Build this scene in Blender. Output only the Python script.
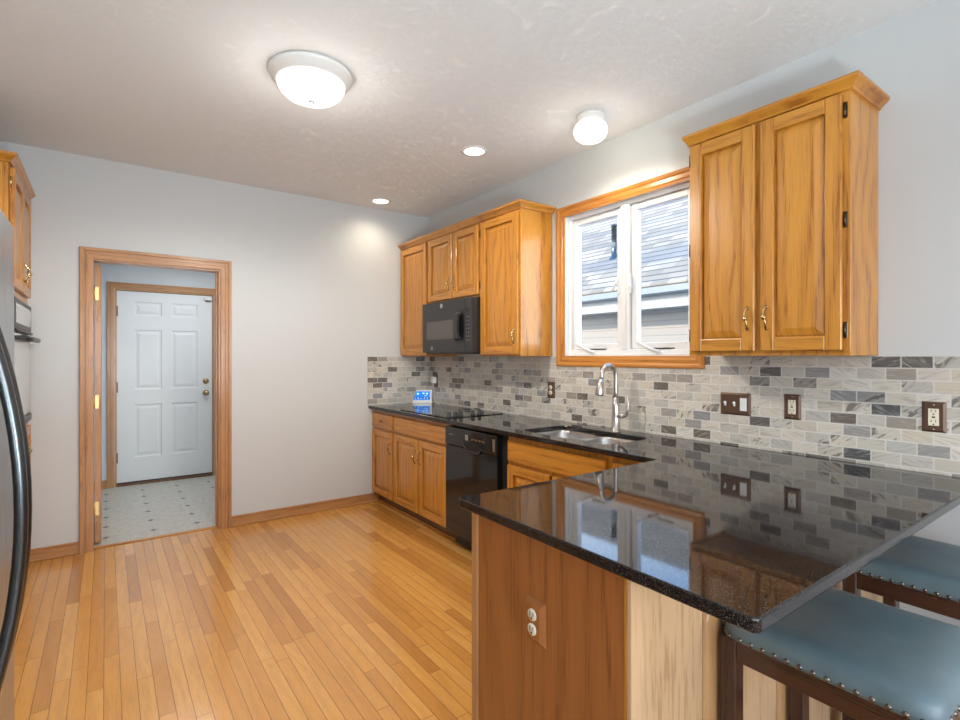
import bpy, bmesh, math, random
from mathutils import Vector, Matrix
PI = math.pi
random.seed(7)
S = bpy.context.scene
COL = S.collection
for o in list(bpy.data.objects):
    bpy.data.objects.remove(o)

# ------------------------------------------------------------------ camera, world, sun, exposure
cam_d = bpy.data.cameras.new('camera')
cam = bpy.data.objects.new('camera', cam_d)
COL.objects.link(cam)
cam.location = (-2.6612, -4.5767, 1.375)
cam.rotation_euler = (PI / 2, 0, -0.6262)
cam_d.sensor_width = 36
cam_d.lens = 517.24 / 960 * 36
cam_d.shift_y = -3.27 / 960
cam_d.clip_start = 0.02
S.camera = cam

world = bpy.data.worlds.new('sky')
S.world = world
world.use_nodes = True
wn = world.node_tree
wn.nodes.clear()
w_out = wn.nodes.new('ShaderNodeOutputWorld')
w_bg = wn.nodes.new('ShaderNodeBackground')
w_tc = wn.nodes.new('ShaderNodeTexCoord')
w_sep = wn.nodes.new('ShaderNodeSeparateXYZ')
w_rmp = wn.nodes.new('ShaderNodeValToRGB')
wn.links.new(w_tc.outputs['Generated'], w_sep.inputs[0])
wn.links.new(w_sep.outputs['Z'], w_rmp.inputs[0])
w_rmp.color_ramp.elements[0].color = (1.5, 1.53, 1.56, 1)
w_rmp.color_ramp.elements[1].position = 0.44
w_rmp.color_ramp.elements[1].color = (0.10, 0.33, 0.74, 1)
wn.links.new(w_rmp.outputs[0], w_bg.inputs['Color'])
w_haze = w_rmp.color_ramp.elements.new(0.24)   # bright hazy horizon
w_haze.color = (0.80, 0.92, 1.03, 1)
w_bg.inputs['Strength'].default_value = 3.3
wn.links.new(w_bg.outputs[0], w_out.inputs[0])

def light(name, kind, loc, energy, color=(1, 1, 1), rot=(0, 0, 0), **kw):
    d = bpy.data.lights.new(name, kind)
    d.energy = energy
    d.color = color
    for k, v in kw.items():
        setattr(d, k, v)
    o = bpy.data.objects.new(name, d)
    o.location = loc
    o.rotation_euler = rot
    COL.objects.link(o)
    return o

sun_dir = Vector((1.0, -0.20, -0.60)).normalized()
light('sun', 'SUN', (-6, 2, 9), 4.2, (1.0, 0.91, 0.78), sun_dir.to_track_quat('-Z', 'Y').to_euler(), angle=0.01)
# daylight falling through the dining room's patio window (behind the camera)
light('patio_daylight', 'AREA', (-1.75, -6.98, 1.28), 40, (0.95, 0.98, 1.0), (PI / 2 + 0.75, 0, 0),
      shape='RECTANGLE', size=2.7, size_y=2.1)
# upward spot added unseen behind the camera as ceiling fill; no lamp stands there
light('ceiling_fill_spot', 'SPOT', (-2.30, -5.00, 1.00), 112, (0.80, 0.94, 1.0), (PI - 0.58, 0, 0), spot_size=math.radians(116), spot_blend=0.45, shadow_soft_size=0.15)
# area lamp added under the laundry ceiling to light that room; no fixture built
light('laundry_fill', 'AREA', (-1.75, 1.0, 2.42), 13.5, (0.96, 0.98, 1.0), (0, 0, 0), shape='RECTANGLE', size=1.1, size_y=0.9)

S.view_settings.view_transform = 'Standard'
S.view_settings.look = 'None'
S.view_settings.exposure = 0.58
S.view_settings.gamma = 1.0
S.view_settings.use_curve_mapping = False

# ------------------------------------------------------------------ node helpers
class NT:
    def __init__(s, name):
        s.mat = bpy.data.materials.new(name)
        s.mat.use_nodes = True
        s.t = s.mat.node_tree
        s.t.nodes.clear()
        s.out = s.t.nodes.new('ShaderNodeOutputMaterial')
    def n(s, kind, **kw):
        nd = s.t.nodes.new('ShaderNode' + kind)
        for k, v in kw.items():
            setattr(nd, k, v)
        return nd
    def put(s, sock, v):
        if isinstance(v, bpy.types.NodeSocket):
            s.t.links.new(v, sock)
        elif v is not None:
            sock.default_value = v
    def m(s, op, a, b=None, c=None, clamp=False):
        nd = s.n('Math', operation=op, use_clamp=clamp)
        for i, v in enumerate((a, b, c)):
            if v is not None:
                s.put(nd.inputs[i], v)
        return nd.outputs[0]
    def comb(s, x=0.0, y=0.0, z=0.0):
        nd = s.n('CombineXYZ')
        for i, v in enumerate((x, y, z)):
            s.put(nd.inputs[i], v)
        return nd.outputs[0]
    def obj(s):
        tc = s.n('TexCoord')
        sp = s.n('SeparateXYZ')
        s.t.links.new(tc.outputs['Object'], sp.inputs[0])
        return tc.outputs['Object'], sp.outputs[0], sp.outputs[1], sp.outputs[2]
    def rnd(s):
        return s.n('ObjectInfo').outputs['Random']
    def noise(s, vec, scale, detail=2.0, rough=0.5, dist=0.0, dim='3D', w=None):
        nd = s.n('TexNoise', noise_dimensions=dim)
        s.put(nd.inputs['Vector'], vec)
        nd.inputs['Scale'].default_value = scale
        nd.inputs['Detail'].default_value = detail
        nd.inputs['Roughness'].default_value = rough
        nd.inputs['Distortion'].default_value = dist
        if w is not None:
            s.put(nd.inputs['W'], w)
        return nd.outputs[0]
    def ramp(s, fac, stops, interp='LINEAR'):
        nd = s.n('ValToRGB')
        cr = nd.color_ramp
        cr.interpolation = interp
        while len(cr.elements) < len(stops):
            cr.elements.new(0.5)
        for e, (p, c) in zip(cr.elements, stops):
            e.position = p
            e.color = tuple(c) + (1,) if len(c) == 3 else c
        s.put(nd.inputs[0], fac)
        return nd.outputs[0]
    def mix(s, fac, a, b, blend='MIX'):
        nd = s.n('Mix', data_type='RGBA', blend_type=blend)
        s.put(nd.inputs[0], fac)
        for sock, v in ((nd.inputs[6], a), (nd.inputs[7], b)):
            if isinstance(v, tuple) and len(v) == 3:
                v = v + (1,)
            s.put(sock, v)
        return nd.outputs[2]
    def white(s, vec):
        nd = s.n('TexWhiteNoise', noise_dimensions='3D')
        s.put(nd.inputs['Vector'], vec)
        return nd.outputs['Value'], nd.outputs['Color']
    def bump(s, h, strength=0.2, dist=0.002, normal=None):
        nd = s.n('Bump')
        s.put(nd.inputs['Height'], h)
        nd.inputs['Strength'].default_value = strength
        nd.inputs['Distance'].default_value = dist
        return nd.outputs[0]
    def pbr(s, color, rough=0.5, metal=0.0, normal=None, spec=0.5, ior=None, coat=0.0, coat_rough=0.05, emit=None, estr=0.0):
        p = s.n('BsdfPrincipled')
        if isinstance(color, tuple) and len(color) == 3:
            color = color + (1,)
        s.put(p.inputs['Base Color'], color)
        s.put(p.inputs['Roughness'], rough)
        s.put(p.inputs['Metallic'], metal)
        p.inputs['Specular IOR Level'].default_value = spec
        if ior:
            p.inputs['IOR'].default_value = ior
        p.inputs['Coat Weight'].default_value = coat
        p.inputs['Coat Roughness'].default_value = coat_rough
        if normal is not None:
            s.t.links.new(normal, p.inputs['Normal'])
        if emit is not None:
            p.inputs['Emission Color'].default_value = tuple(emit) + (1,)
            p.inputs['Emission Strength'].default_value = estr
        s.t.links.new(p.outputs[0], s.out.inputs[0])
        return s.mat

def plain(name, color, rough=0.5, metal=0.0, nscale=0.0, var=0.0, bump=0.0, **kw):
    """a procedural material: flat colour broken up by a faint noise"""
    t = NT(name)
    vec, x, y, z = t.obj()
    n = t.noise(vec, nscale or 30.0, 3.0)
    v = var or 0.06
    c = t.mix(n, tuple(max(0, q * (1 - v)) for q in color), tuple(min(1, q * (1 + v)) for q in color))
    nrm = t.bump(n, bump, 0.002) if bump else None
    return t.pbr(c, rough, metal, nrm, **kw)

def oak(name, grain, light_c, dark_c, rough=0.32, scale=1.0, contrast=1.0):
    t = NT(name)
    vec, x, y, z = t.obj()
    r = t.m('MULTIPLY', t.rnd(), 7.0)
    across, along = {'z': (t.m('MULTIPLY_ADD', x, 0.4, y), z), 'y': (t.m('ADD', z, x), y), 'x': (t.m('ADD', z, y), x)}[grain]
    a = t.m('ADD', across, r)
    l = t.m('ADD', along, r)
    # slow wander of the grain lines, then cathedral rings
    wob = t.noise(t.comb(t.m('MULTIPLY', a, 4.0 * scale), t.m('MULTIPLY', l, 0.9 * scale), r), 1.0, 2.0, 0.5)
    ph = t.m('ADD', t.m('MULTIPLY', a, 120.0 * scale), t.m('MULTIPLY', wob, 34.0))
    ring = t.m('MULTIPLY_ADD', t.m('SINE', ph), 0.5, 0.5)
    ring = t.m('POWER', ring, 2.5)
    pore = t.noise(t.comb(t.m('MULTIPLY', a, 230.0 * scale), t.m('MULTIPLY', l, 7.0 * scale), r), 1.0, 3.0, 0.6)
    porem = t.ramp(pore, [(0.36, (1, 1, 1)), (0.50, (0, 0, 0))])
    tone = t.noise(t.comb(t.m('MULTIPLY', a, 14.0), t.m('MULTIPLY', l, 1.1), r), 1.0, 2.0)
    f = t.m('ADD', t.m('MULTIPLY', ring, 0.20 * contrast), t.m('MULTIPLY', tone, 0.40))
    f = t.m('ADD', f, t.m('MULTIPLY', porem, t.m('MULTIPLY_ADD', ring, 0.40 * contrast, 0.20)), clamp=True)
    c = t.ramp(f, [(0.1, light_c), (0.85, dark_c)])
    nrm = t.bump(pore, 0.06, 0.0006)
    return t.pbr(c, rough, 0.0, nrm, coat=0.3, coat_rough=0.12)

# ------------------------------------------------------------------ materials
OL, OD = (0.61, 0.270, 0.034), (0.30, 0.095, 0.009)
M = {}
M['oak_v'] = oak('honey oak upright grain', 'z', OL, OD)
M['oak_h'] = oak('honey oak level grain', 'y', OL, OD)
M['oak_x'] = oak('honey oak cross grain', 'x', OL, OD)
TL, TD = (0.52, 0.26, 0.10), (0.29, 0.125, 0.045)
M['trim_v'] = oak('trim oak upright grain', 'z', TL, TD, 0.35, 1.0, 0.6)
M['trim_x'] = oak('trim oak level grain', 'x', TL, TD, 0.35, 1.0, 0.6)
M['wtrim_v'] = oak('window trim oak upright grain', 'z', (0.60, 0.255, 0.055), (0.34, 0.115, 0.02), 0.28)
M['wtrim_h'] = oak('window trim oak level grain', 'y', (0.60, 0.255, 0.055), (0.34, 0.115, 0.02), 0.28)
M['end_panel'] = oak('brown stained oak', 'z', (0.385, 0.135, 0.036), (0.21, 0.070, 0.020), 0.3, 0.8)
M['pale_oak'] = oak('pale oak veneer', 'z', (0.66, 0.44, 0.25), (0.42, 0.25, 0.125), 0.38, 0.8, 0.8)
M['pilaster_oak'] = oak('tan oak pilaster', 'z', (0.50, 0.28, 0.12), (0.30, 0.15, 0.06), 0.35)
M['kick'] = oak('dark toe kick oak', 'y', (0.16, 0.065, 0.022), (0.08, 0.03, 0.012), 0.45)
M['white_door'] = plain('white painted door', (0.74, 0.78, 0.80), 0.38, nscale=60, var=0.01)
M['white_vinyl'] = plain('white window vinyl', (0.80, 0.81, 0.81), 0.32, nscale=40, var=0.01)
M['white_plastic'] = plain('white plastic', (0.82, 0.82, 0.80), 0.3, var=0.01)
M['cream'] = plain('cream plastic', (0.78, 0.73, 0.58), 0.32, var=0.02)
M['brown_plate'] = plain('bronze brown wall plate', (0.115, 0.062, 0.038), 0.38, nscale=120, var=0.1, metal=0.25)
M['island_plate'] = plain('brown wall plate', (0.36, 0.13, 0.037), 0.22, nscale=60, var=0.15)
M['slot'] = plain('dark slot', (0.02, 0.017, 0.015), 0.6)
M['brass'] = plain('polished brass', (0.58, 0.42, 0.19), 0.34, 1.0, var=0.04)
M['antique'] = plain('antique brass', (0.50, 0.37, 0.19), 0.22, 1.0, nscale=160, var=0.3)
M['bronze'] = plain('dark bronze hinge metal', (0.10, 0.075, 0.055), 0.3, 1.0, nscale=90, var=0.2)
M['black_gloss'] = plain('gloss black appliance panel', (0.011, 0.011, 0.012), 0.07, var=0.05, ior=1.5)
M['black_mat'] = plain('black plastic', (0.022, 0.022, 0.023), 0.35, var=0.1)
M['black_pit'] = plain('black recess', (0.006, 0.006, 0.006), 0.7, var=0.1)
M['micro_window'] = plain('microwave door window', (0.090, 0.080, 0.072), 0.12, nscale=300, var=0.2)
M['grey_metal'] = plain('dull grey metal', (0.34, 0.33, 0.32), 0.35, 1.0)
M['chrome'] = plain('bright chrome', (0.82, 0.82, 0.83), 0.08, 1.0, var=0.02)
M['seat_nail'] = plain('antique nickel nailhead', (0.20, 0.18, 0.165), 0.24, 1.0, nscale=200, var=0.2)
M['dark_wood'] = oak('espresso stained wood', 'z', (0.060, 0.020, 0.012), (0.022, 0.008, 0.006), 0.26, 0.7)
M['dark_wood_y'] = oak('espresso stained wood level', 'y', (0.060, 0.020, 0.012), (0.022, 0.008, 0.006), 0.26, 0.7)
M['handle_dark'] = plain('dark steel handle', (0.09, 0.10, 0.105), 0.2, 0.85, nscale=60, var=0.1)
M['oven_glass'] = plain('oven door glass', (0.55, 0.57, 0.58), 0.06, var=0.02, ior=1.6)
M['laundry_base'] = oak('baseboard oak', 'x', TL, TD, 0.35)

def brushed(name, color, axis):
    t = NT(name)
    vec, x, y, z = t.obj()
    k = {'z': (900, 900, 6), 'y': (900, 6, 900), 'x': (6, 900, 900)}[axis]
    n = t.noise(t.comb(t.m('MULTIPLY', x, k[0]), t.m('MULTIPLY', y, k[1]), t.m('MULTIPLY', z, k[2])), 1.0, 2.0)
    c = t.mix(n, tuple(q * 0.86 for q in color), color)
    return t.pbr(c, t.m('MULTIPLY_ADD', n, 0.16, 0.22), 1.0, t.bump(n, 0.06, 0.0004))
M['stainless'] = brushed('brushed stainless steel', (0.60, 0.59, 0.58), 'y')
M['fridge_steel'] = brushed('brushed fridge steel', (0.46, 0.47, 0.48), 'z')
M['nickel'] = brushed('brushed nickel faucet', (0.60, 0.57, 0.54), 'z')

def make_wall(name, color):
    t = NT(name)
    vec, x, y, z = t.obj()
    n = t.noise(vec, 130.0, 3.0, 0.6)
    c = t.mix(t.noise(vec, 1.2, 2.0), tuple(q * 0.985 for q in color), color)
    return t.pbr(c, 0.42, 0.0, t.bump(n, 0.05, 0.001), spec=0.35)
M['wall'] = make_wall('painted wall', (0.605, 0.625, 0.625))
M['laundry_wall'] = make_wall('laundry painted wall', (0.62, 0.67, 0.71))

def make_ceiling():
    t = NT('stomp textured ceiling')
    vec, x, y, z = t.obj()
    w = t.n('TexNoise')
    t.put(w.inputs['Vector'], vec)
    w.inputs['Scale'].default_value = 5.0
    w.inputs['Detail'].default_value = 1.0
    ang = t.m('MULTIPLY', w.outputs[0], 28.0)
    # brush strokes whose direction wanders from stamp to stamp
    ca, sa = t.m('COSINE', ang), t.m('SINE', ang)
    u = t.m('ADD', t.m('MULTIPLY', x, ca), t.m('MULTIPLY', y, sa))
    v = t.m('SUBTRACT', t.m('MULTIPLY', y, ca), t.m('MULTIPLY', x, sa))
    st = t.noise(t.comb(t.m('MULTIPLY', u, 42.0), t.m('MULTIPLY', v, 11.0), 0.0), 1.0, 2.0, 0.5)
    fine = t.noise(vec, 45.0, 3.0, 0.6, 1.5)
    h = t.m('ADD', t.m('MULTIPLY', t.ramp(st, [(0.42, (0, 0, 0)), (0.62, (1, 1, 1))]), 0.6), t.m('MULTIPLY', fine, 0.7))
    return t.pbr((0.875, 0.895, 0.90), 0.9, 0.0, t.bump(h, 0.50, 0.006), spec=0.1)
M['ceiling'] = make_ceiling()

def make_floor():
    t = NT('oak strip floor')
    vec, x, y, z = t.obj()
    W, L = 0.0572, 0.85
    xs = t.m('DIVIDE', t.m('ADD', x, 20.0), W)
    ix = t.m('FLOOR', xs)
    fx = t.m('FRACT', xs)
    r1, _ = t.white(t.comb(ix, 3.1, 0.0))
    ys = t.m('ADD', t.m('DIVIDE', t.m('ADD', y, 20.0), L), t.m('MULTIPLY', r1, 9.0))
    iy = t.m('FLOOR', ys)
    fy = t.m('FRACT', ys)
    r2, rc = t.white(t.comb(ix, iy, 1.7))
    off = t.m('MULTIPLY', r2, 40.0)
    a = t.m('ADD', x, off)
    l = t.m('ADD', y, off)
    wob = t.noise(t.comb(t.m('MULTIPLY', a, 6.0), t.m('MULTIPLY', l, 1.3), off), 1.0, 2.0)
    ring = t.m('POWER', t.m('MULTIPLY_ADD', t.m('SINE', t.m('ADD', t.m('MULTIPLY', a, 90.0), t.m('MULTIPLY', wob, 30.0))), 0.5, 0.5), 2.0)
    pore = t.noise(t.comb(t.m('MULTIPLY', a, 380.0), t.m('MULTIPLY', l, 14.0), off), 1.0, 3.0, 0.6)
    pm = t.ramp(pore, [(0.38, (1, 1, 1)), (0.52, (0, 0, 0))])
    base = t.ramp(r2, [(0.0, (0.46, 0.190, 0.038)), (0.12, (0.55, 0.245, 0.050)), (0.5, (0.66, 0.315, 0.068)), (0.85, (0.68, 0.335, 0.078)), (1.0, (0.70, 0.36, 0.095))])
    grain = t.m('ADD', t.m('MULTIPLY', ring, 0.14), t.m('MULTIPLY', pm, 0.20), clamp=True)
    c = t.mix(grain, base, (0.25, 0.10, 0.03))
    ex = t.m('MINIMUM', fx, t.m('SUBTRACT', 1.0, fx))
    ey = t.m('MULTIPLY', t.m('MINIMUM', fy, t.m('SUBTRACT', 1.0, fy)), L / W)
    e = t.m('MINIMUM', ex, ey)
    gap = t.ramp(e, [(0.012, (1, 1, 1)), (0.034, (0, 0, 0))])
    c = t.mix(t.m('MULTIPLY', gap, 0.75), c, (0.10, 0.036, 0.012))
    h = t.m('ADD', t.m('MULTIPLY', gap, -1.0), t.m('MULTIPLY', pore, 0.1))
    return t.pbr(c, 0.24, 0.0, t.bump(h, 0.12, 0.001), coat=0.5, coat_rough=0.08)
M['floor'] = make_floor()

def make_vinyl():
    t = NT('vinyl tile with dark diamonds')
    vec, x, y, z = t.obj()
    P = 0.3048
    def wrap(c, c0, p):
        q = t.m('FRACT', t.m('ADD', t.m('DIVIDE', t.m('SUBTRACT', c, c0), p), 50.5))
        return t.m('MULTIPLY', t.m('ABSOLUTE', t.m('SUBTRACT', q, 0.5)), p)
    dx, dy = wrap(x, -2.356, P), wrap(y, 0.270, P)
    d = t.m('ADD', dx, t.m('MULTIPLY', dy, 1.0))
    dia = t.ramp(d, [(0.026, (1, 1, 1)), (0.030, (0, 0, 0))])
    lx, ly = wrap(x, -2.356, P / 2), wrap(y, 0.270, P / 2)
    ln = t.ramp(t.m('MINIMUM', lx, ly), [(0.001, (1, 1, 1)), (0.0028, (0, 0, 0))])
    n = t.noise(vec, 22.0, 4.0, 0.6)
    c = t.ramp(n, [(0.3, (0.40, 0.39, 0.35)), (0.7, (0.55, 0.54, 0.50))])
    c = t.mix(t.m('MULTIPLY', ln, 0.35), c, (0.22, 0.21, 0.19))
    c = t.mix(t.m('MULTIPLY', dia, 0.9), c, (0.035, 0.035, 0.04))
    return t.pbr(c, 0.35)
M['vinyl'] = make_vinyl()

def make_tile():
    t = NT('marble mosaic backsplash tile')
    vec, x, y, z = t.obj()
    W, H = 0.1033, 0.0502
    # running bond along the wall: a = x+y works for both walls
    a = t.m('ADD', x, y)
    zs = t.m('DIVIDE', t.m('SUBTRACT', z, 0.876), H)
    iz = t.m('FLOOR', zs)
    fz = t.m('FRACT', zs)
    half = t.m('MULTIPLY', t.m('MODULO', iz, 2.0), 0.5)
    xs = t.m('ADD', t.m('ADD', t.m('DIVIDE', t.m('ADD', a, 3.104), W), half), 100.0)
    ix = t.m('FLOOR', xs)
    fx = t.m('FRACT', xs)
    r, rc = t.white(t.comb(ix, iz, 4.3))
    rs = t.n('SeparateColor')
    t.t.links.new(rc, rs.inputs[0])
    r2, r3 = rs.outputs[1], rs.outputs[2]
    # streaks with a different tilt in every tile
    tilt = t.m('MULTIPLY', t.m('SUBTRACT', r2, 0.5), 1.5)
    u = t.m('SUBTRACT', a, t.m('MULTIPLY', z, t.m('MULTIPLY', tilt, 0.3)))
    v = t.m('ADD', z, t.m('MULTIPLY', a, tilt))
    off = t.m('MULTIPLY', r, 50.0)
    st = t.noise(t.comb(t.m('MULTIPLY', u, 14.0), t.m('MULTIPLY', v, 110.0), off), 1.0, 3.0, 0.6, 0.4)
    cl = t.noise(t.comb(t.m('MULTIPLY', u, 16.0), t.m('MULTIPLY', v, 30.0), off), 1.0, 2.0, 0.5, 0.8)
    pale = t.ramp(r3, [(0.0, (0.66, 0.61, 0.53)), (0.35, (0.56, 0.525, 0.46)), (0.6, (0.49, 0.47, 0.43)), (0.8, (0.60, 0.54, 0.44)), (1.0, (0.70, 0.67, 0.61))])
    grey = t.ramp(r3, [(0.0, (0.28, 0.255, 0.23)), (0.35, (0.34, 0.30, 0.25)), (0.7, (0.30, 0.29, 0.28)), (1.0, (0.235, 0.235, 0.24))])
    dark = t.ramp(r3, [(0.0, (0.125, 0.115, 0.105)), (0.5, (0.17, 0.14, 0.115)), (1.0, (0.10, 0.10, 0.105))])
    c = t.mix(t.ramp(r, [(0.79, (0, 0, 0)), (0.80, (1, 1, 1))]), pale, grey)
    c = t.mix(t.ramp(r, [(0.925, (0, 0, 0)), (0.935, (1, 1, 1))]), c, dark)
    # pale and dark veining
    vein = t.ramp(st, [(0.50, (0, 0, 0)), (0.66, (1, 1, 1))])
    c = t.mix(t.m('MULTIPLY', vein, 0.40), c, t.mix(t.m('GREATER_THAN', r, 0.77), (0.22, 0.19, 0.165), (0.55, 0.53, 0.50)))
    ink = t.m('MULTIPLY', t.ramp(cl, [(0.56, (0, 0, 0)), (0.64, (1, 1, 1))]), t.m('GREATER_THAN', r2, 0.80))
    c = t.mix(t.m('MULTIPLY', ink, 0.75), c, (0.10, 0.085, 0.075))
    ex = t.m('MULTIPLY', t.m('MINIMUM', fx, t.m('SUBTRACT', 1.0, fx)), W)
    ez = t.m('MULTIPLY', t.m('MINIMUM', fz, t.m('SUBTRACT', 1.0, fz)), H)
    e = t.m('MINIMUM', ex, ez)
    g = t.ramp(e, [(0.0010, (1, 1, 1)), (0.0016, (0, 0, 0))])
    c = t.mix(g, c, (0.66, 0.64, 0.60))
    h = t.ramp(e, [(0.0008, (0, 0, 0)), (0.0026, (1, 1, 1))])
    return t.pbr(c, t.m('MULTIPLY_ADD', g, 0.45, 0.22), 0.0, t.bump(h, 0.35, 0.0012), spec=0.5)
M['tile'] = make_tile()

def make_granite():
    t = NT('black galaxy granite')
    vec, x, y, z = t.obj()
    n1 = t.noise(vec, 260.0, 2.0, 0.6)
    n2 = t.noise(vec, 520.0, 1.0, 0.5)
    n3 = t.noise(vec, 40.0, 2.0, 0.5)
    f = t.ramp(n1, [(0.57, (0, 0, 0)), (0.69, (1, 1, 1))])
    g = t.ramp(n2, [(0.63, (0, 0, 0)), (0.70, (1, 1, 1))])
    c = t.mix(f, (0.007, 0.0065, 0.007), t.mix(n3, (0.060, 0.028, 0.020), (0.042, 0.040, 0.044)))
    c = t.mix(g, c, (0.22, 0.18, 0.16))
    return t.pbr(c, 0.045, 0.0, None, spec=0.38, ior=1.5)
M['granite'] = make_granite()

def make_leather():
    t = NT('blue grey leather')
    vec, x, y, z = t.obj()
    vo = t.n('TexVoronoi', feature='DISTANCE_TO_EDGE')
    t.put(vo.inputs['Vector'], vec)
    vo.inputs['Scale'].default_value = 420.0
    n = t.noise(vec, 9.0, 3.0, 0.6)
    c = t.ramp(n, [(0.3, (0.10, 0.148, 0.165)), (0.7, (0.135, 0.195, 0.218))])
    h = t.m('ADD', t.ramp(vo.outputs[0], [(0.0, (0, 0, 0)), (0.12, (1, 1, 1))]), t.m('MULTIPLY', t.noise(vec, 30.0, 2.0), 0.6))
    return t.pbr(c, 0.33, 0.0, t.bump(h, 0.12, 0.0008), spec=0.5)
M['leather'] = make_leather()

def make_shingle():
    t = NT('grey asphalt shingles')
    vec, x, y, z = t.obj()
    H, W = 0.105, 0.30
    zs = t.m('DIVIDE', t.m('ADD', z, 10.0), H)
    iz = t.m('FLOOR', zs)
    fz = t.m('FRACT', zs)
    r1, _ = t.white(t.comb(iz, 1.0, 2.0))
    ys = t.m('ADD', t.m('DIVIDE', t.m('ADD', y, 50.0), W), t.m('MULTIPLY', r1, 5.0))
    iy = t.m('FLOOR', ys)
    r, _ = t.white(t.comb(iy, iz, 7.0))
    n = t.noise(vec, 1.0, 2.0)
    sp = t.noise(vec, 60.0, 2.0)
    c = t.ramp(r, [(0.0, (0.19, 0.155, 0.11)), (0.5, (0.285, 0.235, 0.17)), (1.0, (0.37, 0.31, 0.235))])
    c = t.mix(t.m('MULTIPLY', sp, 0.5), c, (0.22, 0.19, 0.15))
    shade_band = t.noise(t.comb(0.0, t.m('MULTIPLY', y, 0.03), t.m('MULTIPLY', z, 2.3)), 1.0, 1.0)  # bands of shade across the roof, put into the shingle colour
    c = t.mix(t.m('MULTIPLY', t.ramp(shade_band, [(0.50, (0, 0, 0)), (0.58, (1, 1, 1))]), 0.6), c, (0.11, 0.115, 0.12))
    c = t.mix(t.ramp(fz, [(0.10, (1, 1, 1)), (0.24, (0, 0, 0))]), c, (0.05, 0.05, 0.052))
    return t.pbr(c, 0.9)
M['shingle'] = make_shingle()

def make_siding():
    t = NT('white lap siding')
    vec, x, y, z = t.obj()
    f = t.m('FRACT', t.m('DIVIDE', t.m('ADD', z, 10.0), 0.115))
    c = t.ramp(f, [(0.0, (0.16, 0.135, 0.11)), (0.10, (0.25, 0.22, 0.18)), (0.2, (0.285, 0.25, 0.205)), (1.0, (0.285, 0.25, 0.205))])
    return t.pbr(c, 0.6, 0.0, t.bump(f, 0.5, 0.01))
M['siding'] = make_siding()
M['gutter'] = plain('painted gutter', (0.20, 0.21, 0.21), 0.4)
M['soffit'] = plain('soffit board', (0.31, 0.295, 0.26), 0.6)
M['grass'] = plain('pale paving', (0.42, 0.40, 0.37), 0.9, nscale=4, var=0.2)

def make_glass():
    t = NT('window glass')
    tr = t.n('BsdfTransparent')
    gl = t.n('BsdfGlossy')
    gl.inputs['Roughness'].default_value = 0.0
    fr = t.n('Fresnel')
    fr.inputs['IOR'].default_value = 1.35
    mx = t.n('MixShader')
    geo = t.n('NewGeometry')
    t.t.links.new(t.m('MULTIPLY', fr.outputs[0], t.m('SUBTRACT', 1.0, geo.outputs['Backfacing'])), mx.inputs[0])
    t.t.links.new(tr.outputs[0], mx.inputs[1])
    t.t.links.new(gl.outputs[0], mx.inputs[2])
    t.t.links.new(mx.outputs[0], t.out.inputs[0])
    return t.mat
M['glass'] = make_glass()

def emissive(name, color, strength):
    t = NT(name)
    vec, x, y, z = t.obj()
    e = t.n('Emission')
    c = t.mix(t.noise(vec, 25.0, 2.0), tuple(q * 0.97 for q in color), color)
    t.t.links.new(c, e.inputs['Color'])
    e.inputs['Strength'].default_value = strength
    t.t.links.new(e.outputs[0], t.out.inputs[0])
    return t.mat
M['lamp_dome'] = emissive('lit frosted dome', (1.0, 0.95, 0.87), 1.15)
M['lamp_globe'] = emissive('lit opal globe', (1.0, 0.94, 0.84), 1.2)
M['lamp_can'] = emissive('lit downlight lens', (1.0, 0.92, 0.80), 3.0)
M['screen_blue'] = emissive('lit blue screen', (0.02, 0.19, 0.72), 1.0)
M['screen_light'] = emissive('lit screen icon', (0.55, 0.80, 1.0), 1.0)

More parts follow.
